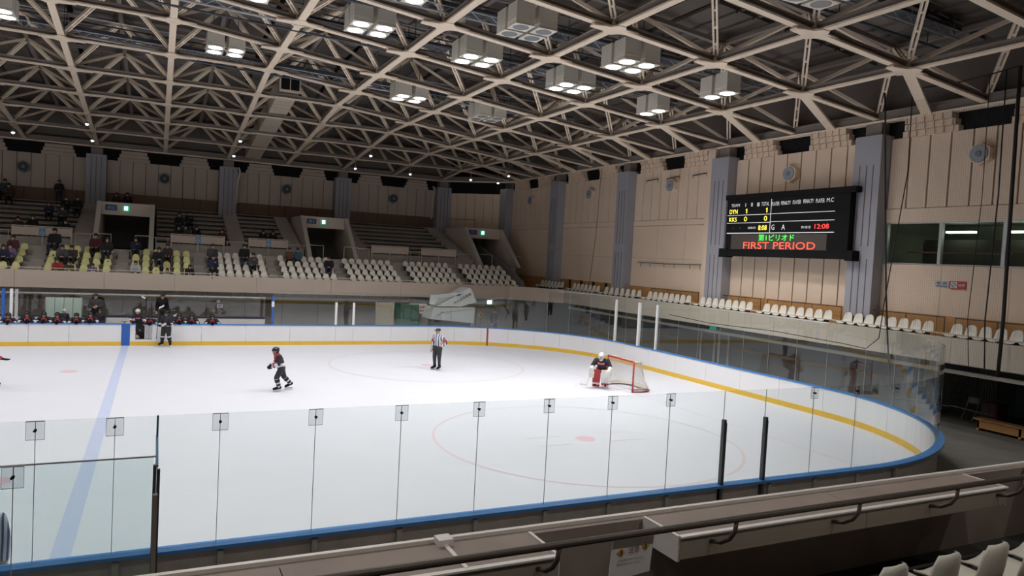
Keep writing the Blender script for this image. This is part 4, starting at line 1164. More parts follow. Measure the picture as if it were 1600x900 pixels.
for i in range(4):
    o = inst('plastic_seat', SEATG, None, (-12.2 + .56 * i, -8.15, 2.75), 0.12)
    tag(o, 'grey plastic seat in the second foreground row, %s from left' % ORD[i], 'seat', group='grey foreground seats')

# ------------------------------------------------------------------ players bench area
bench = structure('floor_bench', 'raised floor of the players bench behind the far boards', 'floor')
m = MB(); m.box(-32, -12.1, 28.82, 31.6, 0, .30); m.build('platform', M_CONC, bench)
bk = thing('bench_screen', 'white bench back wall with glass screen behind the players', 'screen')
for i in range(8):
    a = -31.6 + 2.44 * i
    m = MB(); m.box(a + .005, a + 2.435, 30.95, 31.0, .3, 1.16); m.build('back_panel', M_BOARD, bk)
    m = MB(); m.box(a + .006, a + 2.434, 30.97, 30.982, 1.22, 2.3); m.build('glass_pane', M_GLASSD, bk)
m = MB(); m.box(-31.6, -12.1, 30.93, 31.02, 1.16, 1.22); m.build('cap_rail', M_NAVY, bk)
m = MB(); m.box(-31.6, -12.1, 30.93, 31.0, 2.28, 2.34); m.build('top_rail', M_ALU, bk)
pb = thing('players_bench', 'long bench seat behind the far boards', 'bench')
m = MB(); m.box(-30, -12.6, 30.3, 30.75, .72, .78); m.build('seat_plank', M_WOODD, pb)
for i in range(8):
    m = MB(); m.box(-29.5 + 2.3 * i, -29.42 + 2.3 * i, 30.35, 30.7, .3, .72); m.build('leg', M_DKMET, pb)
tb = thing('tactics_board', 'pale green four-panel board behind the players bench', 'board')
for i in range(4):
    a = -22.3 + .38 * i; m = MB(); m.box(a + .01, a + .37, 30.86, 30.90, .95, 2.08); m.build('board_panel', M_GREENB, tb)
m = MB(); m.box(-22.33, -20.75, 30.88, 30.92, 2.07, 2.11); m.box(-22.33, -22.30, 30.88, 30.92, .9, 2.1); m.box(-20.78, -20.75, 30.88, 30.92, .9, 2.1); m.build('board_frame', M_ALU, tb)
for (x, z, w, h, lb) in ((-23.55, 1.95, .2, .2, 'left of the tactics board'), (-14.5, 2.06, .16, .16, 'upper one behind the last bench player'), (-14.42, 1.82, .28, .2, 'lower one behind the last bench player')):
    s_ = thing('paper_notice', 'small pale notice on the bench glass, ' + lb, 'sign')
    m = MB(); m.box(x - w / 2, x + w / 2, 30.94, 30.96, z - h / 2, z + h / 2); m.build('sheet', mat('notice_pale', (.42, .42, .48), .7, noise=.1, nscale=20), s_)
    m = MB()
    for q in range(3): m.box(x - w * .35, x + w * (.35 - .1 * q), 30.932, 30.94, z + h * (.18 - .2 * q), z + h * (.26 - .2 * q))
    m.build('small_print', M_NAVY, s_)

# things behind the far glass
cp = thing('cream_door_panel', 'cream panel standing behind the far glass left of the resurfacer', 'panel')
m = MB(); m.box(-5.3, -4.2, 33.0, 33.06, 0, 2.05); m.build('sheet', M_CREAM, cp)
m = MB(); m.box(-5.35, -5.28, 32.97, 33.09, 0, 2.1); m.box(-4.22, -4.15, 32.97, 33.09, 0, 2.1); m.build('frame', M_ALU, cp)
nt_ = thing('practice_goal_net', 'dark green mesh frame stored behind the far glass beside the cream panel', 'net')
m = MB(); m.box(-4.05, -2.5, 33.1, 33.14, .6, 1.95); m.build('mesh_sheet', M_NETG, nt_)
m = MB(); m.tube([(-4.05, 33.05, -.02), (-4.05, 33.05, 2.0), (-2.9, 33.05, 1.85), (-2.5, 33.05, 1.4), (-2.5, 33.05, -.02)], .035, 6); m.build('frame', M_NETG, nt_)
bn = thing('red_banner', 'white banner with red lettering behind the far glass', 'banner')
m = MB(); m.box(-3.1, -1.9, 33.3, 33.33, 1.35, 2.0); m.build('cloth', M_PAPER, bn)
m = MB(); m.tube([(-3.05, 33.32, 2.0), (-3.05, 33.32, 2.05), (-3.05, 33.6, 2.42)], .012, 4); m.tube([(-1.95, 33.32, 2.0), (-1.95, 33.32, 2.05), (-1.95, 33.6, 2.42)], .012, 4); m.build('cord', M_ROPE, bn)
m = MB()
for i in range(7): m.prism([(-2.98 + .15 * i, 33.29, 1.70), (-2.88 + .15 * i, 33.29, 1.70), (-2.85 + .15 * i, 33.29, 1.86), (-2.95 + .15 * i, 33.29, 1.86)], (0, .01, 0))
m.build('red_print', M_TEXTR, bn)
m = MB(); m.box(-3.0, -2.0, 33.29, 33.3, 1.5, 1.56); m.build('red_rule', M_TEXTR, bn)

# ice resurfacer with raised snow bin
rz_ = thing('ice_resurfacer', 'pale blue ice resurfacing machine with its snow bin tipped up in the corner', 'vehicle')
m = MB(); m.prism([(-2.27, 31.5, 1.18), (.62, 31.5, .95), (.66, 31.5, 1.95), (-1.95, 31.5, 1.90), (-2.1, 31.5, 1.75)], (0, 1.7, 0)); m.build('body', M_RESURF, rz_)
m = MB(); m.prism([(-1.95, 31.48, 1.35), (-1.65, 31.48, 1.60), (.1, 31.48, 1.83), (.55, 31.48, 1.86), (.55, 31.48, 1.83), (.1, 31.48, 1.80), (-1.63, 31.48, 1.57), (-1.93, 31.48, 1.33)], (0, .03, 0)); m.build('body_seam', M_GALV, rz_)
m = MB(); m.prism([(-1.81, 31.6, 1.98), (.28, 31.6, 3.18), (.72, 31.6, 2.27), (-.3, 31.6, 1.98)], (0, 1.5, 0)); bin_ = m.build('snow_bin', M_RESURF2, rz_)
m = MB(); m.prism([(.29, 31.56, 3.19), (.35, 31.56, 3.16), (.80, 31.56, 2.25), (.72, 31.56, 2.25)], (0, 1.58, 0)); m.build('bin_rim', M_RESURF2, rz_)
m = MB(); m.prism([(-2.30, 31.6, 2.67), (-2.36, 31.6, 2.10), (-2.04, 31.6, 2.07), (-1.78, 31.6, 2.47), (-.36, 31.6, 2.68), (-.25, 31.6, 2.88), (-.5, 31.6, 2.84)], (0, .12, 0)); m.build('lift_arm', M_RESURF, rz_)
dx = V((2.09, 0, 1.2)).normalized(); dz = V((-1.2, 0, 2.09)).normalized()
text_on('bin_lettering', '市兵庫体育館', (-.20, 31.6, 2.49), 1.30, .19, dx, dz, M_TEXTK, bin_, .015)
m = MB(); m.box(-1.9, .5, 31.7, 33.1, .35, 1.1); m.build('chassis', M_DKMET, rz_)
for x in (-1.4, .1):
    for y in (31.6, 32.95):
        m = MB(); m.tube([(x, y, .38), (x, y + .25, .38)], .38, 16); m.build('wheel', M_BLK, rz_)
dm = thing('warning_diamond_sign', 'small yellow diamond warning sign right of the resurfacer', 'sign')
m = MB(); m.prism([(.85, 31.4, 1.5), (1.02, 31.4, 1.33), (1.19, 31.4, 1.5), (1.02, 31.4, 1.67)], (0, .02, 0)); m.build('plate', M_YELSIGN, dm)
m = MB(); m.prism([(.95, 31.385, 1.5), (1.02, 31.385, 1.43), (1.09, 31.385, 1.5), (1.02, 31.385, 1.57)], (0, .012, 0)); m.build('symbol', M_TEXTK, dm)
m = MB(); m.box(1.0, 1.04, 31.42, 31.46, 0, 1.45); m.build('stake', M_DKMET, dm)
ext = thing('exit_sign', 'glowing green exit light under the far stand near the corner', 'sign')
m = MB(); m.box(2.6, 2.9, 33.9, 33.96, 2.02, 2.28); m.build('lit_panel', M_EXIT, ext)

# furniture in the dark recess under the right stand
bh = thing('wooden_bench', 'long low wooden bench in the dark recess at the right', 'bench', (0, 0, 0))
m = MB(); m.box(8.75, 9.15, 1.8, 5.05, .36, .42); m.build('seat', M_WOOD, bh)
m = MB(); m.box(8.8, 8.84, 1.9, 4.95, .08, .36); m.build('apron', M_WOOD, bh)
for y in (4.9, 3.5, 1.95):
    m = MB(); m.box(8.8, 9.1, y - .04, y + .04, 0, .36); m.build('leg', M_WOOD, bh)
fc = thing('folding_chair', 'black folding chair with chrome legs in the dark recess', 'chair', (10.3, 6.1, 0))
m = MB(); m.box(-.22, .22, -.22, .22, .42, .46); m.build('seat', M_BLK, fc)
m = MB(); m.box(.18, .23, -.22, .22, .62, .85); m.build('backrest', M_CONC, fc)
for s in (-.2, .2):
    m = MB(); m.tube([(.22, s, .85), (.05, s, .42), (-.2, s, .02), (.15, s, .02)], .016, 6); m.build('leg', M_ALU, fc)
    m = MB(); m.tube([(-.2, s, .42), (.22, s, .02)], .016, 6); m.build('leg', M_ALU, fc)
oc = thing('office_chair', 'black swivel chair in front of the blue panels at the right', 'chair', (10.6, 3.6, 0))
m = MB(); m.ellip((0, 0, .5), .28, .28, .06); m.build('seat', M_BLK, oc, smooth=True)
m = MB(); m.ellip((.25, 0, .88), .06, .25, .3); m.build('backrest', M_BLK, oc, smooth=True)
m = MB(); m.tube([(0, 0, .08), (0, 0, .47)], .03, 8)
for i in range(5): m.tube([(0, 0, .1), (.28 * math.cos(i * 1.257), .28 * math.sin(i * 1.257), .04)], .022, 5)
m.build('base', M_DKMET, oc)
m = MB(); m.tube([(.05, .27, .5), (.05, .3, .7), (-.15, .3, .7)], .02, 5); m.tube([(.05, -.27, .5), (.05, -.3, .7), (-.15, -.3, .7)], .02, 5); m.build('armrest', M_BLK, oc)
rc = thing('red_crate', 'dark red box standing in the recess beside the folding chair', 'box', (10.4, 5.3, 0))
m = MB(); m.box(-.3, .3, -.3, .3, 0, .75); m.build('body', mat('crate_red', (.10, .02, .025), .6, noise=.1), rc)
m = MB(); m.box(-.32, .32, -.32, .32, .75, .8); m.build('lid', mat('crate_lid', (.08, .015, .02), .6, noise=.1), rc)
bp_ = thing('blue_screen', 'dull blue folding screen at the back of the recess', 'screen', (12.4, 4.2, 0))
for i in range(3):
    m = MB(); m.box(-.02 + .04 * (i % 2), .02 + .04 * (i % 2), -1.5 + i, -.53 + i, .15, 1.7); m.build('panel', mat('screen_blue', (.12, .20, .25), .7, noise=.08), bp_)
for i in range(2):
    s_ = thing('pinned_sheet', 'pale sheet pinned in the recess under the right stand, %s' % ('left one', 'right one')[i], 'sign')
    m = MB(); m.box(11.9, 11.92, 5.3 + .75 * (1 - i), 5.9 + .75 * (1 - i), 1.75, 2.15); m.build('sheet', mat('sheet_dim', (.10, .10, .09), .7, noise=.1), s_)

# ------------------------------------------------------------------ safety net at the right end
sn = thing('safety_net', 'dark safety netting hanging with ropes at the right end of the rink', 'net')
NX = 6.2
m = MB()
ya, yb, za, zb = 2.9, 7.0, .95, 11.9
w = .0012
for i in range(56):
    y = ya + (yb - ya) * i / 55; m.box(NX - w, NX + w, y - w, y + w, za, zb)
for i in range(166):
    z = za + (zb - za) * i / 165; m.box(NX - w, NX + w, ya, yb, z - w, z + w)
tag(m.build('netting', M_NETB, sn), kind='stuff')
def rope(pts, r, name='rope'):
    m = MB(); m.tube(pts, r, 6); m.build(name, M_ROPE, sn, smooth=True)
rope([(NX, 7.6, 11.95), (NX, 7.5, 11), (NX, 7.25, 8), (NX, 6.95, 4.7), (NX, 6.75, 3.0), (NX, 6.55, 1.6), (NX, 6.25, .95), (NX, 5.6, 1.02), (NX, 5.0, .98), (NX, 4.2, 1.1), (NX, 2.9, 1.05)], .028, 'border_rope')
rope([(NX, 6.5, 11.9), (NX, 6.45, 9), (NX, 6.85, 5.5), (NX, 7.0, 4.2), (NX, 7.1, 3.0), (NX, 7.6, 2.55), (NX - .1, 8.6, 2.62), (NX - .1, 12, 2.7), (NX - .1, 16, 2.62), (NX - .1, 19, 2.75)], .018)
rope([(NX, 2.95, 11.95), (NX, 2.9, 8), (NX, 2.85, 4), (NX, 2.88, 2.3)], .055, 'gathered_edge')
rope([(NX, 3.35, 11.9), (NX, 3.3, 8), (NX, 3.4, 4), (NX, 3.3, 2.5)], .02)
rope([(NX, 3.85, 11.9), (NX, 3.8, 8), (NX, 3.95, 4), (NX, 3.8, 2.5)], .012)
rope([(NX, 6.5, 11.9), (NX, 5.2, 11.8), (NX, 4.0, 11.85), (NX, 3.0, 11.95)], .02)
# thin cord from the roof on the left bay
m = MB(); m.tube([(7.2, 27.9, 11.0), (7.0, 27.8, 7), (6.95, 28.2, 3.6)], .015, 5); tag(m.build('hanging_cord', M_ROPE), 'thin dark cord hanging from the roof in front of the right wall', 'cord')

# ------------------------------------------------------------------ goal
gl = thing('goal', 'ice hockey goal with red posts and white net', 'goal', (0, MID, 0))
PR = .038
for s in (-1, 1):
    m = MB(); m.tube([(0, s * .94, 0), (0, s * .94, 1.25)], PR, 10); m.build('post', M_REDPOST, gl, smooth=True)
m = MB(); m.tube([(0, -.94, 1.25), (0, .94, 1.25)], PR, 10); m.build('crossbar', M_REDPOST, gl, smooth=True)
base = [(0, -.94, .03), (.35, -1.02, .03), (.75, -.98, .03), (1.05, -.65, .03), (1.12, 0, .03), (1.05, .65, .03), (.75, .98, .03), (.35, 1.02, .03), (0, .94, .03)]
m = MB(); m.tube(base, .028, 8); m.build('base_frame', M_REDPOST, gl, smooth=True)
top = [(0, -.94, 1.25), (.25, -.98, 1.24), (.42, -.90, 1.22), (.50, -.6, 1.2), (.52, 0, 1.2), (.50, .6, 1.2), (.42, .90, 1.22), (.25, .98, 1.24), (0, .94, 1.25)]
m = MB(); m.tube(top, .025, 6); m.build('top_frame', M_NETC, gl, smooth=True)
m = MB()
def lerp_pl(pl, t):
    q = t * (len(pl) - 1); i = min(int(q), len(pl) - 2); return V(pl[i]).lerp(V(pl[i + 1]), q - i)
for i in range(49):
    t = i / 48; a = lerp_pl(top, t); b = lerp_pl(base, t); mid_ = a.lerp(b, .5) + V((-.05, 0, -.02))
    m.tube([a, mid_, b], 0.0065, 3, cap=False)
for k in range(1, 16):
    q = k / 16
    m.tube([lerp_pl(top, i / 24).lerp(lerp_pl(base, i / 24), q) + V((-.1 * q * (1 - q) * 2, 0, 0)) for i in range(25)], 0.0065, 3, cap=False)
for i in range(1, 24):
    y = -.94 + 1.88 * i / 24; m.tube([(0, y, 1.25), (.5, y * .95, 1.2)], 0.0065, 3, cap=False)
for i in range(1, 6):
    m.tube([(.1 * i, -.95, 1.24), (.1 * i, .95, 1.24)], 0.0065, 3, cap=False)
tag(m.build('net', M_NETC, gl), kind='stuff')
# skirt of net cloth lying along the base
m = MB()
for i in range(24):
    a = lerp_pl(base, i / 24); b = lerp_pl(base, (i + 1) / 24); c = V((-.16, 0, .02))
    ca = a * .86; cb = b * .86; ca.z = .05; cb.z = .05
    m.poly([a + V((0, 0, .12)), b + V((0, 0, .12)), cb, ca])
m.build('net_skirt', M_NETC, gl)
# ------------------------------------------------------------------ people
def capsule(m, a, ra, b, rb, n=10):
    a, b = V(a), V(b)
    d = (b - a)
    if d.length < 1e-4:
        m.ellip(a, ra, ra, ra, n, 6); return
    m.ellip(a, ra, ra, ra, n, 6); m.ellip(b, rb, rb, rb, n, 6)
    m.tube([a, b], ra, n, r2=rb)

def body_mesh(name, bones, voxel=.03):
    """one continuous skin over tapered bones; every face takes the cloth of its nearest bone"""
    m = MB()
    for (a, ra, b, rb, mm) in bones: capsule(m, a, ra, b, rb)
    me = m.mesh(name + '_raw', M_SKIN)
    o = bpy.data.objects.new(name + '_raw', me); COL.objects.link(o)
    md = o.modifiers.new('r', 'REMESH'); md.mode = 'VOXEL'; md.voxel_size = voxel
    sm = o.modifiers.new('s', 'SMOOTH'); sm.factor = .5; sm.iterations = 4
    dg = bpy.context.evaluated_depsgraph_get()
    out = bpy.data.meshes.new_from_object(o.evaluated_get(dg))
    bpy.data.objects.remove(o)
    mats = []
    for bn_ in bones:
        if bn_[4] not in mats: mats.append(bn_[4])
    out.materials.clear()
    for mm in mats: out.materials.append(mm)
    segs = [(V(a), V(b), ra, rb, mats.index(mm)) for a, ra, b, rb, mm in bones]
    for pgn in out.polygons:
        c = pgn.center; best = 1e9
        for a, b, ra, rb, i in segs:
            d = b - a; L2 = d.length_squared
            t = 0 if L2 < 1e-8 else max(0, min(1, (c - a).dot(d) / L2))
            q = (c - a - d * t).length / (ra + (rb - ra) * t)
            if q < best: best = q; mi = i
        pgn.material_index = mi; pgn.use_smooth = True
    out.name = name
    return out, mats

def mir(p): return (-p[0], p[1], p[2])
STAND = dict(pel=(0, 0, .96), che=(0, .01, 1.26), nk=(0, .01, 1.47), hd=(0, .03, 1.60), hd2=(0, .02, 1.68),
             shL=(-.18, 0, 1.42), elL=(-.25, -.02, 1.15), wrL=(-.26, .06, .92), hnL=(-.26, .09, .84),
             shR=(.18, 0, 1.42), elR=(.25, -.02, 1.15), wrR=(.26, .06, .92), hnR=(.26, .09, .84),
             hiL=(-.10, 0, .92), knL=(-.12, .03, .50), anL=(-.12, -.02, .10), toL=(-.14, .17, .05),
             hiR=(.10, 0, .92), knR=(.12, .03, .50), anR=(.12, -.02, .10), toR=(.14, .17, .05))
SIT = dict(pel=(0, 0, .47), che=(0, .03, .78), nk=(0, .06, 1.0), hd=(0, .09, 1.13), hd2=(0, .08, 1.21),
           shL=(-.18, .04, .95), elL=(-.25, .08, .68), wrL=(-.13, .30, .58), hnL=(-.06, .36, .58),
           shR=(.18, .04, .95), elR=(.25, .08, .68), wrR=(.13, .30, .58), hnR=(.06, .36, .58),
           hiL=(-.10, .04, .47), knL=(-.13, .44, .48), anL=(-.13, .42, .10), toL=(-.14, .60, .05),
           hiR=(.10, .04, .47), knR=(.13, .44, .48), anR=(.13, .42, .10), toR=(.14, .60, .05))

def human_bones(j, top=M_BLK, arm=None, cuff=None, leg=M_PANT, shin=None, foot=M_BLK, hand=M_SKIN, bulk=1.0, chest=None, legb=1.0, collar=None):
    arm = arm or top; cuff = cuff or arm; shin = shin or leg; chest = chest or top
    P_ = {k: V(v) for k, v in j.items()}
    B = []
    add = lambda a, ra, b, rb, mm: B.append((a, ra, b, rb, mm))
    fw = (P_['toL'] + P_['toR'] - P_['anL'] - P_['anR']); fw.z = 0; fw.normalize()
    add(P_['pel'], .135 * bulk, P_['pel'] + (P_['che'] - P_['pel']) * .35, .13 * bulk, leg)
    add(P_['pel'] + (P_['che'] - P_['pel']) * .3, .135 * bulk, P_['che'], .15 * bulk, top)
    add(P_['che'], .15 * bulk, P_['nk'] - (P_['nk'] - P_['che']) * .25, .12 * bulk, chest)
    for s in 'LR':
        add(P_['che'] + (P_['sh' + s] - P_['che']) * .4, .125 * bulk, P_['sh' + s], .085 * bulk, top)
        add(P_['sh' + s], .082 * bulk, P_['el' + s], .062 * bulk, arm)
        add(P_['el' + s], .060 * bulk, P_['wr' + s], .045 * bulk, cuff)
        add(P_['wr' + s], .040, P_['hn' + s], .038, hand)
        add(P_['hi' + s], .115 * legb, P_['kn' + s], .080 * legb, leg)
        add(P_['kn' + s], .075 * legb, P_['an' + s], .055 * legb, shin)
        add(P_['an' + s], .055, P_['to' + s], .042, foot)
    add(P_['nk'] - (P_['hd'] - P_['nk']) * .3, .06, P_['hd'], .055, collar or M_SKIN)
    add(P_['hd'] + V((0, 0, -.015)), .078, P_['hd2'], .092, M_SKIN)
    hf = j.get('face'); hf = V(hf).normalized() if hf else fw
    add(P_['hd'] + hf * .05 + V((0, 0, -.05)), .045, P_['hd'] + hf * .05 + V((0, 0, -.02)), .05, M_SKIN)
    return B, hf, P_

def head_parts(parent, P_, hf, style, mtl, eyes=True):
    hd = (P_['hd'] + P_['hd2']) / 2; side = V((hf.y, -hf.x, 0))
    rot = Matrix((side, hf, V((0, 0, 1)))).transposed()
    def w(p): return hd + rot @ V(p)
    if style in ('hair', 'long'):
        m = MB(); m.ellip(w((0, -.012, .035)), .105, .115, .115, 12, 6, rot=rot, zmin=-.25); 
        if style == 'long': m.ellip(w((0, -.06, -.03)), .10, .07, .15, 10, 6, rot=rot)
        else: m.ellip(w((0, -.045, -.01)), .095, .075, .10, 10, 6, rot=rot)
        m.build('hair', mtl, parent, smooth=True)
    elif style == 'cap':
        m = MB(); m.ellip(w((0, -.005, .045)), .108, .118, .10, 12, 6, rot=rot, zmin=-.15)
        m.hexa([w((-.07, .08, .045)), w((.07, .08, .045)), w((.05, .19, .03)), w((-.05, .19, .03)), w((-.07, .08, .058)), w((.07, .08, .058)), w((.05, .19, .042)), w((-.05, .19, .042))])
        m.build('cap', mtl, parent, smooth=True)
    elif style == 'helmet':
        m = MB(); m.ellip(w((0, -.01, .04)), .128, .148, .118, 12, 7, rot=rot, zmin=-.3); m.ellip(w((0, -.055, -.02)), .118, .09, .10, 10, 6, rot=rot)
        m.build('helmet', mtl, parent, smooth=True)
        m = MB(); m.box(-.09, .09, -.004, .004, -.03, .02)
        vs = [tuple(w((x, .128 - abs(x) * .35, z + .0))) for x, y, z in m.v]; m.v = vs
        m.build('visor', M_GLASSD, parent)
        m = MB(); m.tube([w((.11, .03, -.02)), w((.06, .07, -.12)), w((-.06, .07, -.12)), w((-.11, .03, -.02))], .008, 4); m.build('chin_strap', M_BLK, parent)
    elif style == 'goalie':
        m = MB(); m.ellip(w((0, 0, .02)), .13, .15, .15, 12, 8, rot=rot); m.ellip(w((0, .05, -.07)), .09, .09, .09, 10, 6, rot=rot)
        m.build('mask', mtl, parent, smooth=True)
        m = MB()
        for i in range(5): m.tube([w((-.07, .12, -.06 + .03 * i)), w((0, .158, -.06 + .03 * i)), w((.07, .12, -.06 + .03 * i))], .005, 4)
        m.build('cage', M_DKMET, parent)
        return
    if eyes:
        m = MB()
        for s in (-.034, .034): m.ellip(w((s, .083, .0)), .013, .008, .009, 6, 4, rot=rot)
        m.build('eyes', M_HAIR, parent)
        m = MB(); m.ellip(w((0, .098, -.028)), .014, .022, .024, 6, 4, rot=rot); m.build('nose', M_SKIN, parent, smooth=True)
        m = MB(); m.ellip(w((0, .088, -.068)), .028, .012, .007, 6, 4, rot=rot); m.build('mouth', mat('lips', (.30, .11, .09), .5), parent)
        m = MB()
        for s in (-.098, .098): m.ellip(w((s, 0, -.01)), .014, .026, .036, 6, 4, rot=rot)
        m.build('ears', M_SKIN, parent, smooth=True)

def hand_part(parent, wr, hn, mtl, thumb_side, curl=.5, fat=1.0, name='hand'):
    """palm with five bent fingers hanging on from the wrist"""
    wr, hn = V(wr), V(hn); d = (hn - wr).normalized()
    a = d.cross(V((0, 1, 0.2)));
    if a.length < .1: a = d.cross(V((1, 0, 0)))
    a.normalize(); b = a.cross(d)
    m = MB(); m.ellip(hn, .042 * fat, .022 * fat, .05 * fat, 8, 5, rot=Matrix((a, b, d)).transposed())
    for i, L in enumerate((.066, .075, .07, .055)):
        o = hn + a * (.03 - .02 * i) * fat + d * .035
        k = o + d * L * .5 * fat; e = k + (d * (1 - curl) + b * curl).normalized() * L * .5 * fat
        m.tube([o, k, e], .0095 * fat, 5, r2=.007 * fat)
    o = hn + a * .038 * fat * thumb_side - d * .01; k = o + (a * thumb_side + d).normalized() * .035 * fat; m.tube([o, k, k + (d + b * .4).normalized() * .03 * fat], .011 * fat, 5, r2=.008 * fat)
    m.build(name, mtl, parent, smooth=True)

def person(label, j, loc, rz=0.0, sc=1.0, head=('hair', None), gloves=None, voxel=.028, group=None, **kw):
    t = thing('person', label, 'person', loc, rz, group, sc=sc)
    B, hf, P_ = human_bones(j, **kw)
    me, mats = body_mesh('body', B + kw.get('extra', []) if False else B, voxel)
    inst('body', me, t)
    head_parts(t, P_, hf, head[0], head[1] or M_HAIR)
    gm, fat, nm = (gloves, 1.7, 'glove') if gloves else (kw.get('hand', M_SKIN), 1.0, 'hand')
    hand_part(t, P_['wrL'], P_['hnL'], gm, 1, .5, fat, nm); hand_part(t, P_['wrR'], P_['hnR'], gm, -1, .5, fat, nm)
    return t, P_

def patch(parent, name, c, n, w, h, mtl, up=(0, 0, 1)):
    """flat cloth piece sewn on at point c facing n"""
    c, n = V(c), V(n).normalized(); e = V(up).cross(n).normalized(); u_ = n.cross(e)
    m = MB(); m.hexa([c - e * w / 2 - u_ * h / 2, c + e * w / 2 - u_ * h / 2, c + e * w / 2 + u_ * h / 2, c - e * w / 2 + u_ * h / 2] + [q + n * .012 for q in (c - e * w / 2 - u_ * h / 2, c + e * w / 2 - u_ * h / 2, c + e * w / 2 + u_ * h / 2, c - e * w / 2 + u_ * h / 2)])
    return m.build(name, mtl, parent)

def band(parent, name, a, b, t, r, mtl, w=.05):
    """cloth band round a limb"""
    a, b = V(a), V(b); d = (b - a).normalized(); c = a.lerp(b, t)
    m = MB(); m.tube([c - d * w, c + d * w], r, 12); return m.build(name, mtl, parent, smooth=True)

def skates(parent, P_):
    for s in 'LR':
        a, b = P_['an' + s], P_['to' + s]; f = (b - a); f.z = 0; f.normalize()
        m = MB(); p = a - f * .08; q = b + f * .06
        e = V((f.y, -f.x, 0)) * .006
        z0 = min(a.z, b.z) - .10
        m.hexa([V((*(p - e).xy, z0)), V((*(q - e).xy, z0)), V((*(q + e).xy, z0)), V((*(p + e).xy, z0)), V((*(p - e).xy, z0 + .07)), V((*(q - e).xy, z0 + .07)), V((*(q + e).xy, z0 + .07)), V((*(p + e).xy, z0 + .07))])
        m.build('skate_blade', M_ALU, parent)
        m = MB(); capsule(m, a - f * .03 + V((0, 0, .0)), .062, b + f * .02, .048); capsule(m, a, .066, a + (P_['kn' + s] - a) * .25, .066); m.build('skate_boot', M_BLK, parent, smooth=True)

def stick(label, hand_pt, end_pt, blade_dir, blade=M_WHITE, shaft=M_STICK, blade_len=.30, group='hockey sticks'):
    t = thing('hockey_stick', label, 'stick', (0, 0, 0), group=group)
    a, b = V(hand_pt), V(end_pt); m = MB(); m.tube([a, b], .017, 6); m.build('shaft', shaft, t)
    bd = V(blade_dir).normalized(); d = (b - a).normalized(); n = bd.cross(d).normalized()
    c = b + bd * blade_len
    m = MB(); m.hexa([b - d * .07 - n * .008, c - d * .06 - n * .008, c - d * .06 + n * .008, b - d * .07 + n * .008, b + d * .02 - n * .008, c + d * .02 - n * .008, c + d * .02 + n * .008, b + d * .02 + n * .008])
    m.build('blade', blade, t)
    return t

JER = dict(top=M_JBLK, arm=M_JBLK, leg=M_PANT, shin=M_JWHT, foot=M_BLK, hand=M_BLK, bulk=1.22, legb=1.25, collar=M_JRED)
def skater_extras(t, P_, fwd, gl=True, front=True):
    for s in 'LR':
        band(t, 'sleeve_stripe', P_['el' + s], P_['wr' + s], .35, .078, M_JWHT, .05)
        band(t, 'sleeve_trim', P_['el' + s], P_['wr' + s], .72, .068, M_JRED, .03)
        band(t, 'sock_stripe', P_['kn' + s], P_['an' + s], .30, .098, M_JBLK, .06)
        band(t, 'sock_stripe', P_['kn' + s], P_['an' + s], .72, .082, M_JBLK, .04)
    if front:
        c = P_['che'] + V(fwd) * .175
        patch(t, 'chest_lettering', c, fwd, .22, .07, M_JPNK)
    m = MB(); q = P_['pel'].lerp(P_['che'], .22); m.ellip(q, .185, .165, .05, 14, 5); m.build('jersey_hem', M_JWHT, t, smooth=True)

def off(j, **kw):
    d = dict(j); d.update(kw); return d

# skater gliding to the left in the foreground of the far half
J = off(STAND, pel=(0, -.06, .93), che=(0, .04, 1.20), nk=(0, .11, 1.40), hd=(0, .18, 1.52), hd2=(0, .18, 1.60),
        shL=(-.20, .06, 1.35), elL=(-.27, .10, 1.08), wrL=(-.14, .30, .96), hnL=(-.08, .35, .94), shR=(.20, .06, 1.35), elR=(.28, .02, 1.07), wrR=(.14, .28, .98), hnR=(.07, .34, .97),
        hiL=(-.11, -.06, .88), knL=(-.14, .14, .54), anL=(-.14, .02, .17), toL=(-.15, .20, .12), hiR=(.11, -.08, .88), knR=(.16, -.22, .52), anR=(.22, -.50, .24), toR=(.24, -.34, .13), face=(0, 1, -.1))
t, P_ = person('skater in black jersey with white trim gliding left alone on open ice', J, (-13.45, 16.15, 0), math.radians(95), .93, ('helmet', M_HELM), M_BLK, .026, **{**JER, 'cuff': M_JWHT, 'chest': M_JRED})
skater_extras(t, P_, (0, .95, -.3)); skates(t, P_)
m = MB(); q = P_['pel'].lerp(P_['che'], .30); m.ellip(q, .215, .20, .13, 14, 7); m.build('white_waist_panel', M_JWHT, t, smooth=True)
patch(t, 'white_side_panel', (.20, -.02, 1.0), (1, 0, .1), .22, .16, M_JWHT)

for i, (x_, y_, a_) in enumerate(((-23.6, 7.6, 20), (-26.2, 6.2, 200), (-25.2, 9.6, 120), (-28.8, 8.2, 300))):
    c = copy_tree(t); c.location = (x_, y_, 0); c.rotation_euler = (0, 0, math.radians(a_))
    tag(c, 'skater beyond the left picture edge, %s of four mirrored in the corner glass' % ('first', 'second', 'third', 'last')[i], 'person', 'skaters beyond the left edge')
# linesman
J = off(STAND, elR=(.26, .0, 1.14), wrR=(.27, .05, .88), hnR=(.27, .08, .80), elL=(-.36, -.12, 1.14), wrL=(-.20, .0, 1.0), hnL=(-.14, .05, 1.0), face=(.5, .8, 0))
t, P_ = person('linesman in striped shirt and black trousers standing near the far faceoff spot', J, (-6.05, 19.95, .05), math.radians(128), 1.03, ('cap', M_HELM), None, .024, top=M_STRIPE, arm=M_STRIPE, cuff=M_STRIPE, leg=M_PANT, foot=M_BLK, bulk=1.08, legb=1.12, collar=M_JBLK)
band(t, 'red_armband', P_['shR'], P_['elR'], .62, .083, M_JRED, .06); band(t, 'red_armband', P_['shL'], P_['elL'], .62, .083, M_JRED, .06)
skates(t, P_)
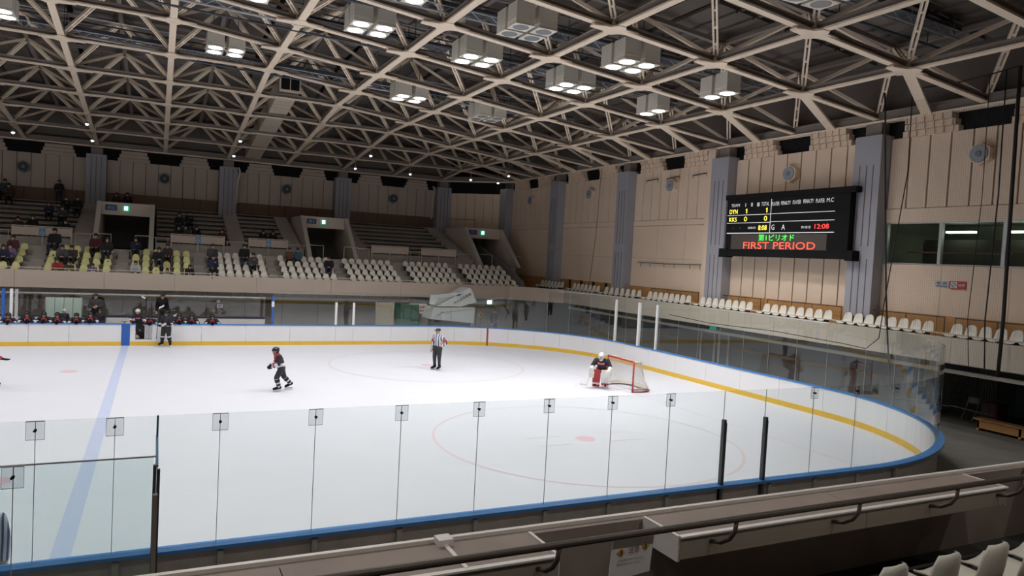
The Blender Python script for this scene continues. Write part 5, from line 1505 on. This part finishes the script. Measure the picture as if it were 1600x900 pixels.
# goalkeeper crouched beside the near post of the goal
J = off(STAND, pel=(0, -.16, .74), che=(0, .06, .98), nk=(0, .18, 1.16), hd=(0, .27, 1.24), hd2=(0, .28, 1.32),
        shL=(-.22, .10, 1.10), elL=(-.36, .16, .88), wrL=(-.34, .36, .70), hnL=(-.34, .42, .66), shR=(.22, .10, 1.10), elR=(.36, .16, .88), wrR=(.34, .36, .68), hnR=(.33, .42, .64),
        hiL=(-.12, -.14, .74), knL=(-.16, .08, .52), anL=(-.17, -.02, .14), toL=(-.20, .18, .12), hiR=(.12, -.14, .74), knR=(.16, .08, .52), anR=(.19, -.02, .14), toR=(.24, .18, .12), face=(0, 1, -.25))
t, P_ = person('goalkeeper in black jersey, white mask and red and white leg pads beside the goal', J, (-.75, 14.6, 0), math.radians(138), 1.05, ('goalie', M_HELMW), M_HELMW, .026, top=M_JBLK, arm=M_JBLK, leg=M_JRED, shin=M_JRED, foot=M_BLK, hand=M_BLK, bulk=1.30, legb=1.2)
for s, mm, sd in (('L', M_HELMW, -1), ('R', M_JRED, 1)):
    k = P_['kn' + s]; a = P_['an' + s]
    d = (k - a).normalized(); e = V((1, 0, 0)); n_ = d.cross(e) * -1
    if n_.y < 0: n_ = -n_
    m = MB(); p0 = a - d * .06 + n_ * .09; p1 = k + d * .26 + n_ * .09; pm = k - d * .02 + n_ * .13
    for (q0, q1, w0, w1) in ((p0, pm, .14, .15), (pm, p1, .15, .13)):
        m.hexa([q0 - e * w0 - n_ * .045, q0 + e * w0 - n_ * .045, q0 + e * w0 + n_ * .045, q0 - e * w0 + n_ * .045, q1 - e * w1 - n_ * .045, q1 + e * w1 - n_ * .045, q1 + e * w1 + n_ * .045, q1 - e * w1 + n_ * .045])
    pad = m.build('leg_pad', M_HELMW if s == 'L' else M_JRED, t)
    m = MB(); q0 = a.lerp(k, .25) + n_ * .14; m.hexa([q0 - e * .145 - d * .05 - n_ * .05, q0 + e * .145 - d * .05 - n_ * .05, q0 + e * .145 - d * .05 + n_ * .012, q0 - e * .145 - d * .05 + n_ * .012, q0 - e * .145 + d * .05 - n_ * .05, q0 + e * .145 + d * .05 - n_ * .05, q0 + e * .145 + d * .05 + n_ * .012, q0 - e * .145 + d * .05 + n_ * .012])
    m.build('pad_strap', M_JRED if s == 'L' else M_HELMW, pad)
m = MB(); m.ellip(P_['hnL'] + V((0, .06, 0)), .13, .09, .17, 10, 6); m.build('catching_glove', M_HELMW, t, smooth=True)
m = MB(); m.box(P_['hnR'].x - .10, P_['hnR'].x + .10, P_['hnR'].y + .04, P_['hnR'].y + .09, P_['hnR'].z - .18, P_['hnR'].z + .18); m.build('blocker', M_HELMW, t)
for s in 'LR': band(t, 'arm_pad', P_['el' + s], P_['wr' + s], .55, .085, M_HELMW, .11)
patch(t, 'chest_lettering', P_['che'] + V((0, .20, .02)), (0, .9, .3), .26, .09, M_JPNK)
m = MB(); m.prism([V((-.09, .16, 1.17)), V((.09, .16, 1.17)), V((0, .27, .98))], (0, .02, .01)); m.build('throat_guard', M_HELMW, t)
stick('goalkeeper stick with red and white paddle resting on the ice', (-1.22, 14.62, .72), (-1.36, 14.75, .10), (-.5, .5, 0), M_HELMW, M_HELMW, .30)

# player standing at the boards holding his stick upright
J = off(STAND, elR=(.30, .02, 1.12), wrR=(.22, .22, 1.02), hnR=(.22, .28, 1.04), elL=(-.30, .05, 1.12), wrL=(-.24, .26, 1.12), hnL=(-.24, .31, 1.15), anL=(-.20, -.02, .16), toL=(-.26, .15, .12), anR=(.20, -.02, .16), toR=(.26, .15, .12), knL=(-.15, .05, .53), knR=(.15, .05, .53), face=(.5, .7, 0))
t, P_ = person('player in black jersey standing on the ice in front of the open bench gate', J, (-17.0, 28.25, .02), math.radians(158), .98, ('helmet', M_HELM), M_BLK, .026, **{**JER, 'shin': M_JBLK})
skater_extras(t, P_, (0, 1, 0), front=False); skates(t, P_)
for s in 'LR': band(t, 'sock_top', P_['kn' + s], P_['an' + s], .08, .105, M_JWHT, .03)
patch(t, 'white_front_panel', P_['che'] + V((.05, .185, -.16)), (0.1, 1, 0), .26, .11, M_JWHT, (.5, 0, 1))
stick('hockey stick held upright with its white blade at the top by the gate', (-17.42, 28.05, .40), (-17.36, 28.05, 1.92), (1, 0, .55), M_WHITE, M_STICK, .26)

# player stepping through the gate
J = off(STAND, pel=(0, 0, .98), che=(0, .16, 1.22), nk=(0, .27, 1.38), hd=(0, .34, 1.49), hd2=(0, .35, 1.57), shL=(-.2, .22, 1.34), elL=(-.36, .34, 1.12), wrL=(-.30, .50, .98), hnL=(-.28, .56, .95),
        shR=(.2, .22, 1.34), elR=(.36, .34, 1.14), wrR=(.26, .50, 1.02), hnR=(.20, .54, 1.0), knR=(.05, .10, .55), anR=(-.12, -.02, .16), toR=(-.16, .14, .12), hiL=(-.1, 0, .94), knL=(-.2, .05, .55), anL=(-.24, -.1, .16), toL=(-.26, .08, .12), face=(0, 1, -.1))
t, P_ = person('player in black and red jersey leaning out of the open bench gate', J, (-18.22, 29.1, .22), math.radians(172), .93, ('helmet', M_HELMW), M_BLK, .026, **{**JER, 'shin': M_JBLK})
skater_extras(t, P_, (0, .9, -.2)); skates(t, P_)

# players leaning on the boards
LEAN = off(STAND, pel=(0, -.45, .88), che=(0, -.12, 1.05), nk=(0, .06, 1.16), hd=(0, .14, 1.28), hd2=(0, .14, 1.36), shL=(-.21, 0, 1.12), elL=(-.36, .12, .96), wrL=(-.16, .30, .99), hnL=(-.05, .36, 1.0),
           shR=(.21, 0, 1.12), elR=(.36, .12, .96), wrR=(.16, .30, .97), hnR=(.05, .36, .96), hiL=(-.1, -.45, .84), knL=(-.12, -.35, .45), anL=(-.12, -.42, .1), toL=(-.13, -.25, .05), hiR=(.1, -.45, .84), knR=(.12, -.35, .45), anR=(.12, -.42, .1), toR=(.13, -.25, .05), face=(0, 1, -.08))
proto, P_ = person('x', LEAN, (0, 0, 0), 0, 1, ('helmet', M_HELM), M_BLK, .028, **JER)
for s in 'LR': band(proto, 'sleeve_stripe', P_['el' + s], P_['wr' + s], .35, .078, M_JWHT, .06)
patch(proto, 'chest_lettering', P_['che'] + V((0, .22, .0)), (0, .9, .4), .24, .07, M_JPNK)
m = MB(); m.ellip(P_['nk'] + V((0, .09, -.05)), .10, .07, .09, 10, 6); m.build('red_collar', M_JRED, proto, smooth=True)
BP = [(-23.5, 'leftmost on the bench'), (-22.8, 'second from the bench left end'), (-22.12, 'third from the bench left end'), (-21.6, 'fourth, close beside his neighbour'), (-20.85, 'fifth, by the green board right end'), (-20.25, 'sixth on the bench, before the left coach'), (-17.72, 'half hidden behind the upright stick'), (-16.45, 'first right of the standing player'), (-15.85, 'second from the right end of the bench'), (-14.9, 'alone at the right end of the bench')]
for i, (x, lb) in enumerate(BP):
    o = proto if i == 0 else copy_tree(proto)
    o.location = (x, 29.05, .16 + .03 * (i % 3)); o.rotation_euler = (0, 0, math.pi + .12 * math.sin(i * 2.1)); sc = .92 + .03 * (i % 2); o.scale = (sc, sc, sc)
    tag(o, 'player leaning on the far boards, ' + lb, 'person', 'players on the bench')
J = off(STAND, face=(.3, 1, 0))
t, P_ = person('player in white mask standing behind the bench by the green board', J, (-21.45, 30.2, .28), math.pi, .74, ('goalie', M_HELMW), M_BLK, .03, **JER)
t, P_ = person('second row player in black jersey behind the sixth bench player', off(STAND, face=(0, 1, 0)), (-19.92, 29.75, .28), math.pi, .80, ('helmet', M_HELM), M_BLK, .03, **JER)
# coaches
t, P_ = person('coach in dark grey coat with dark cap standing behind the bench on the left', off(STAND, elL=(-.27, .06, 1.14), wrL=(-.12, .22, 1.14), hnL=(-.04, .22, 1.16), elR=(.27, .06, 1.14), wrR=(.12, .22, 1.10), hnR=(.04, .22, 1.10), face=(.5, 1, 0)), (-20.15, 30.25, .60), math.pi, 1.0, ('cap', M_HELM), None, .028, top=mat('coat_grey', (.035, .036, .034), .8, noise=.15, nscale=8), leg=M_PANT, bulk=1.2)
t, P_ = person('coach in black sweater and knit cap standing behind the bench on the right', off(STAND, face=(.3, 1, 0)), (-17.2, 30.25, .66), math.pi, 1.0, ('cap', M_HELM), None, .028, top=M_BLK, leg=M_PANT, bulk=1.2)
for (a, b, bd, lb) in (((-17.95, 29.7, .30), (-17.95, 29.75, 2.25), (-1, 0, .5), 'hockey stick with white blade raised behind the gate'), ((-17.6, 29.8, .30), (-17.7, 29.8, 1.98), (.1, 0, -1), 'hockey stick with grey blade standing behind the gate'), ((-16.3, 29.3, .30), (-16.7, 29.2, 1.42), (1, 0, .6), 'hockey stick with short white blade at the right part of the bench'), ((-18.9, 29.1, 1.0), (-18.75, 29.0, 1.16), (-1, 0, 0), 'hockey stick blade resting on the boards left of the gate')):
    stick(lb, a, b, bd, M_WHITE, M_STICK, .22)
# official cut by the lower left corner, seen through the near glass
J = off(STAND, face=(.6, .8, 0))
t, P_ = person('official in blue and white striped shirt at the lower left corner', J, (-19.42, .46, .04), math.radians(182), 1.03, ('cap', M_HELM), None, .028, top=M_STRIPEB, arm=M_STRIPEB, cuff=M_STRIPEB, leg=M_PANT, bulk=1.12)
skates(t, P_)
# skater entering at the left picture edge
J = off(STAND, wrR=(.2, .32, 1.0), hnR=(.2, .4, .98), elR=(.3, .1, 1.12), knL=(-.12, .12, .52), anL=(-.12, .05, .15), toL=(-.13, .24, .12), anR=(.14, -.1, .15), toR=(.15, .08, .12))
t, P_ = person('player in dark kit just entering at the left edge of the picture', J, (-22.35, 18.2, 0), math.radians(-80), 1.0, ('helmet', M_HELM), M_BLK, .03, **JER)
skater_extras(t, P_, (0, 1, 0)); skates(t, P_)
# bystander behind the glass in the corner
t, P_ = person('bystander in dark jacket and blue jeans standing behind the corner glass', off(STAND, wrL=(-.16, .18, 1.05), hnL=(-.08, .2, 1.07), elL=(-.27, .02, 1.12)), (1.95, 31.3, 0), math.radians(200), 1.08, ('long', M_HAIR), None, .03, top=M_BLK, leg=mat('jeans', (.05, .10, .18), .8, noise=.15, nscale=10), bulk=1.1)

# spectators
def coat(n, c): return mat('cloth_' + n, c, .85, noise=.12, nscale=8)
CL = {'black': (.012, .012, .014), 'navy': (.018, .024, .055), 'grey': (.06, .06, .062), 'brown': (.13, .06, .035), 'red': (.30, .03, .03), 'teal': (.03, .10, .13), 'tan': (.30, .16, .06), 'purple': (.16, .11, .22), 'olive': (.06, .055, .03), 'maroon': (.09, .02, .025), 'white': (.42, .42, .44), 'darkbrown': (.05, .03, .025)}
SLOT = coat('slot', (.02, .02, .02)); SLOT2 = coat('slot_leg', (.02, .02, .025))
sp = []
for k, (jj, hs) in enumerate(((SIT, 'hair'), (off(SIT, che=(0, .10, .77), nk=(0, .19, .96), hd=(0, .26, 1.07), hd2=(0, .26, 1.15), shL=(-.18, .16, .92), shR=(.18, .16, .92), elL=(-.24, .26, .66), elR=(.24, .26, .66), wrL=(-.08, .44, .60), wrR=(.08, .44, .60), hnL=(-.02, .48, .62), hnR=(.02, .48, .62)), 'long'), (off(SIT, wrL=(-.10, .26, .86), hnL=(-.04, .27, .92), face=(.4, 1, 0)), 'hair'))):
    B, hf, PP = human_bones(jj, top=SLOT, leg=SLOT2, foot=M_BLK, bulk=1.15)
    me, mats = body_mesh('body', B, .04)
    mh = MB(); hd_ = (PP['hd'] + PP['hd2']) / 2
    mh.ellip(hd_ + V((0, -.02, .035)), .108, .118, .115, 10, 5, zmin=-.25); mh.ellip(hd_ + V((0, -.05, -.03 if hs == 'long' else -.01)), .10, .075, .15 if hs == 'long' else .10, 8, 5)
    sp.append((me, mats.index(SLOT), mats.index(SLOT2), mh.mesh('hair', M_HAIR, True)))
B, hf, PP = human_bones(off(STAND, elL=(-.27, .05, 1.14), wrL=(-.15, .24, 1.05), hnL=(-.06, .26, 1.06), elR=(.27, .05, 1.14), wrR=(.15, .24, 1.02), hnR=(.06, .26, 1.02)), top=SLOT, leg=SLOT2, foot=M_BLK, bulk=1.2)
me, mats = body_mesh('body', B, .04); mh = MB(); hd_ = (PP['hd'] + PP['hd2']) / 2
mh.ellip(hd_ + V((0, -.02, .035)), .108, .118, .115, 10, 5, zmin=-.25); mh.ellip(hd_ + V((0, -.05, -.01)), .10, .075, .10, 8, 5)
sp.append((me, mats.index(SLOT), mats.index(SLOT2), mh.mesh('hair', M_HAIR, True)))
ROWS = [(34.05 + .85 * i, 3.0 + .32 * i) for i in range(4)] + [(39.35 + 1.02 * j, 5.0 + .31 * j) for j in range(8)]
# (x, row, drop, colour, pose, hair, scale, where)
SPEC = [
 (-23.53, 11, -.05, 'black', 3, None, .95, 'standing at the back of the stand left of portal D'),
 (-26.54, 11, 0, 'teal', 0, None, 1.1, 'at the left picture edge in the last row'), (-26.18, 10, 0, 'darkbrown', 0, None, 1.1, 'at the left picture edge in the second last row'),
 (-22.8, 8, .1, 'black', 2, None, 1, 'upper left group, topmost of the left pair'), (-23.57, 7, 0, 'navy', 1, None, 1, 'upper left group, leaning at the left'), (-22.18, 8, .1, 'black', 0, None, 1.05, 'upper left group, rightmost'), (-22.73, 6, .1, 'grey', 1, None, 1, 'upper left group, lowest in the middle'),
 (-24.74, 4, -.25, 'darkbrown', 0, None, 1, 'behind the left barrier, leftmost'), (-24.03, 4, -.15, 'black', 0, None, 1.05, 'behind the left barrier, in the middle'), (-22.42, 4, -.2, 'black', 1, None, 1, 'behind the left barrier, at its right end'),
 (-20.07, 10, .05, 'darkbrown', 0, None, 1, 'above portal D, left one'), (-19.43, 10, .05, 'black', 2, None, 1.05, 'above portal D, right one'),
 (-16.27, 6, .1, 'black', 0, None, 1, 'right of portal D in the upper rows, left one'), (-15.68, 7, -.1, 'navy', 2, None, 1, 'right of portal D in the upper rows, right one'),
 (-16.37, 4, -.15, 'black', 1, None, 1, 'behind the barrier right of portal D, first from left'), (-15.93, 4, -.15, 'olive', 0, None, 1, 'behind the barrier right of portal D, second from left'), (-15.34, 4, -.15, 'black', 0, None, 1, 'behind the barrier right of portal D, third from left'), (-13.88, 4, -.2, 'maroon', 1, None, 1, 'at the right end of the barrier right of portal D'),
 (-11.32, 4, -.15, 'black', 0, None, 1, 'behind the barrier left of portal E, left one'), (-10.72, 4, -.1, 'black', 1, None, 1, 'behind the barrier left of portal E, right one'),
 (-24.4, 2, .1, 'maroon', 0, None, 1, 'in the left edge block with long hair'), (-22.61, 3, 0, 'black', 0, None, 1.2, 'large, in the back row of the block left of portal D'), (-22.07, 1, .1, 'grey', 1, None, 1, 'second row left of portal D, left of a pair'), (-21.57, 1, .1, 'darkbrown', 1, None, 1, 'second row left of portal D, right of a pair'),
 (-20.64, 3, -.05, 'maroon', 0, None, 1.1, 'below the left side of portal D, in a wide coat'), (-20.02, 2, .15, 'black', 0, None, 1.1, 'below portal D beside a wide coat'),
 (-22.13, 0, -.3, 'red', 1, None, .95, 'in the front row in a bright jacket'), (-21.67, 0, -.35, 'olive', 1, None, .9, 'in the front row right of the bright jacket'), (-20.58, 0, -.4, 'purple', 1, None, .85, 'small, in the front row below portal D'),
 (-24.71, 1, -.05, 'navy', 1, None, 1, 'at the left picture edge, bending forward'), (-24.40, 1, -.05, 'purple', 2, None, 1, 'at the left edge beside one bending forward'),
 (-18.65, 3, 0, 'navy', 2, None, 1, 'in a patterned top below the right side of portal D'), (-18.55, 0, -.25, 'white', 1, None, .95, 'in the front row below portal D with arms out'), (-17.44, 1, .1, 'black', 1, None, 1.1, 'in a long coat, second row right of portal D'), (-16.98, 2, .05, 'darkbrown', 0, None, 1, 'third row right of portal D'), (-16.96, 0, -.45, 'grey', 1, None, .8, 'child in the front row, fourth yellow seat'), (-15.89, 0, -.3, 'black', 1, None, .9, 'in the front row at the end of the yellow seats'),
 (-14.59, 2, .05, 'grey', 0, None, 1.1, 'third row at the start of the white seats'), (-14.64, 0, .15, 'navy', 2, None, 1.05, 'in a blue jacket in front of the first white seats'), (-12.8, 2, .15, 'black', 0, None, 1.1, 'in a long coat among the white seats left of portal E'), (-12.37, 1, .1, 'grey', 2, None, 1, 'beside a long coat among the white seats'),
 (-10.02, 3, -.1, 'brown', 0, None, .95, 'back row below portal E, left of a pair'), (-9.51, 3, -.1, 'teal', 0, None, .95, 'back row below portal E, right of a pair'), (-7.88, 1, .1, 'black', 1, None, 1.05, 'bending forward in the block below portal E'),
]
for (x, row, dz_, c, pose, _h, sc, where) in SPEC:
    y, z = ROWS[row]
    me, i0, i1, hme = sp[pose]
    t = thing('person', 'spectator in %s clothes %s' % ({'darkbrown': 'dark brown'}.get(c, c), where), 'person', (x, y + .1, z + dz_ * .8 - (0.0)), math.pi + random.uniform(-.25, .25), 'spectators in the far stand', sc=sc)
    b = inst('body', me, t)
    b.material_slots[i0].link = 'OBJECT'; b.material_slots[i0].material = coat(c, CL[c])
    b.material_slots[i1].link = 'OBJECT'; b.material_slots[i1].material = coat('black' if c != 'black' else 'navy', CL['black' if c != 'black' else 'navy'])
    inst('hair', hme, t)
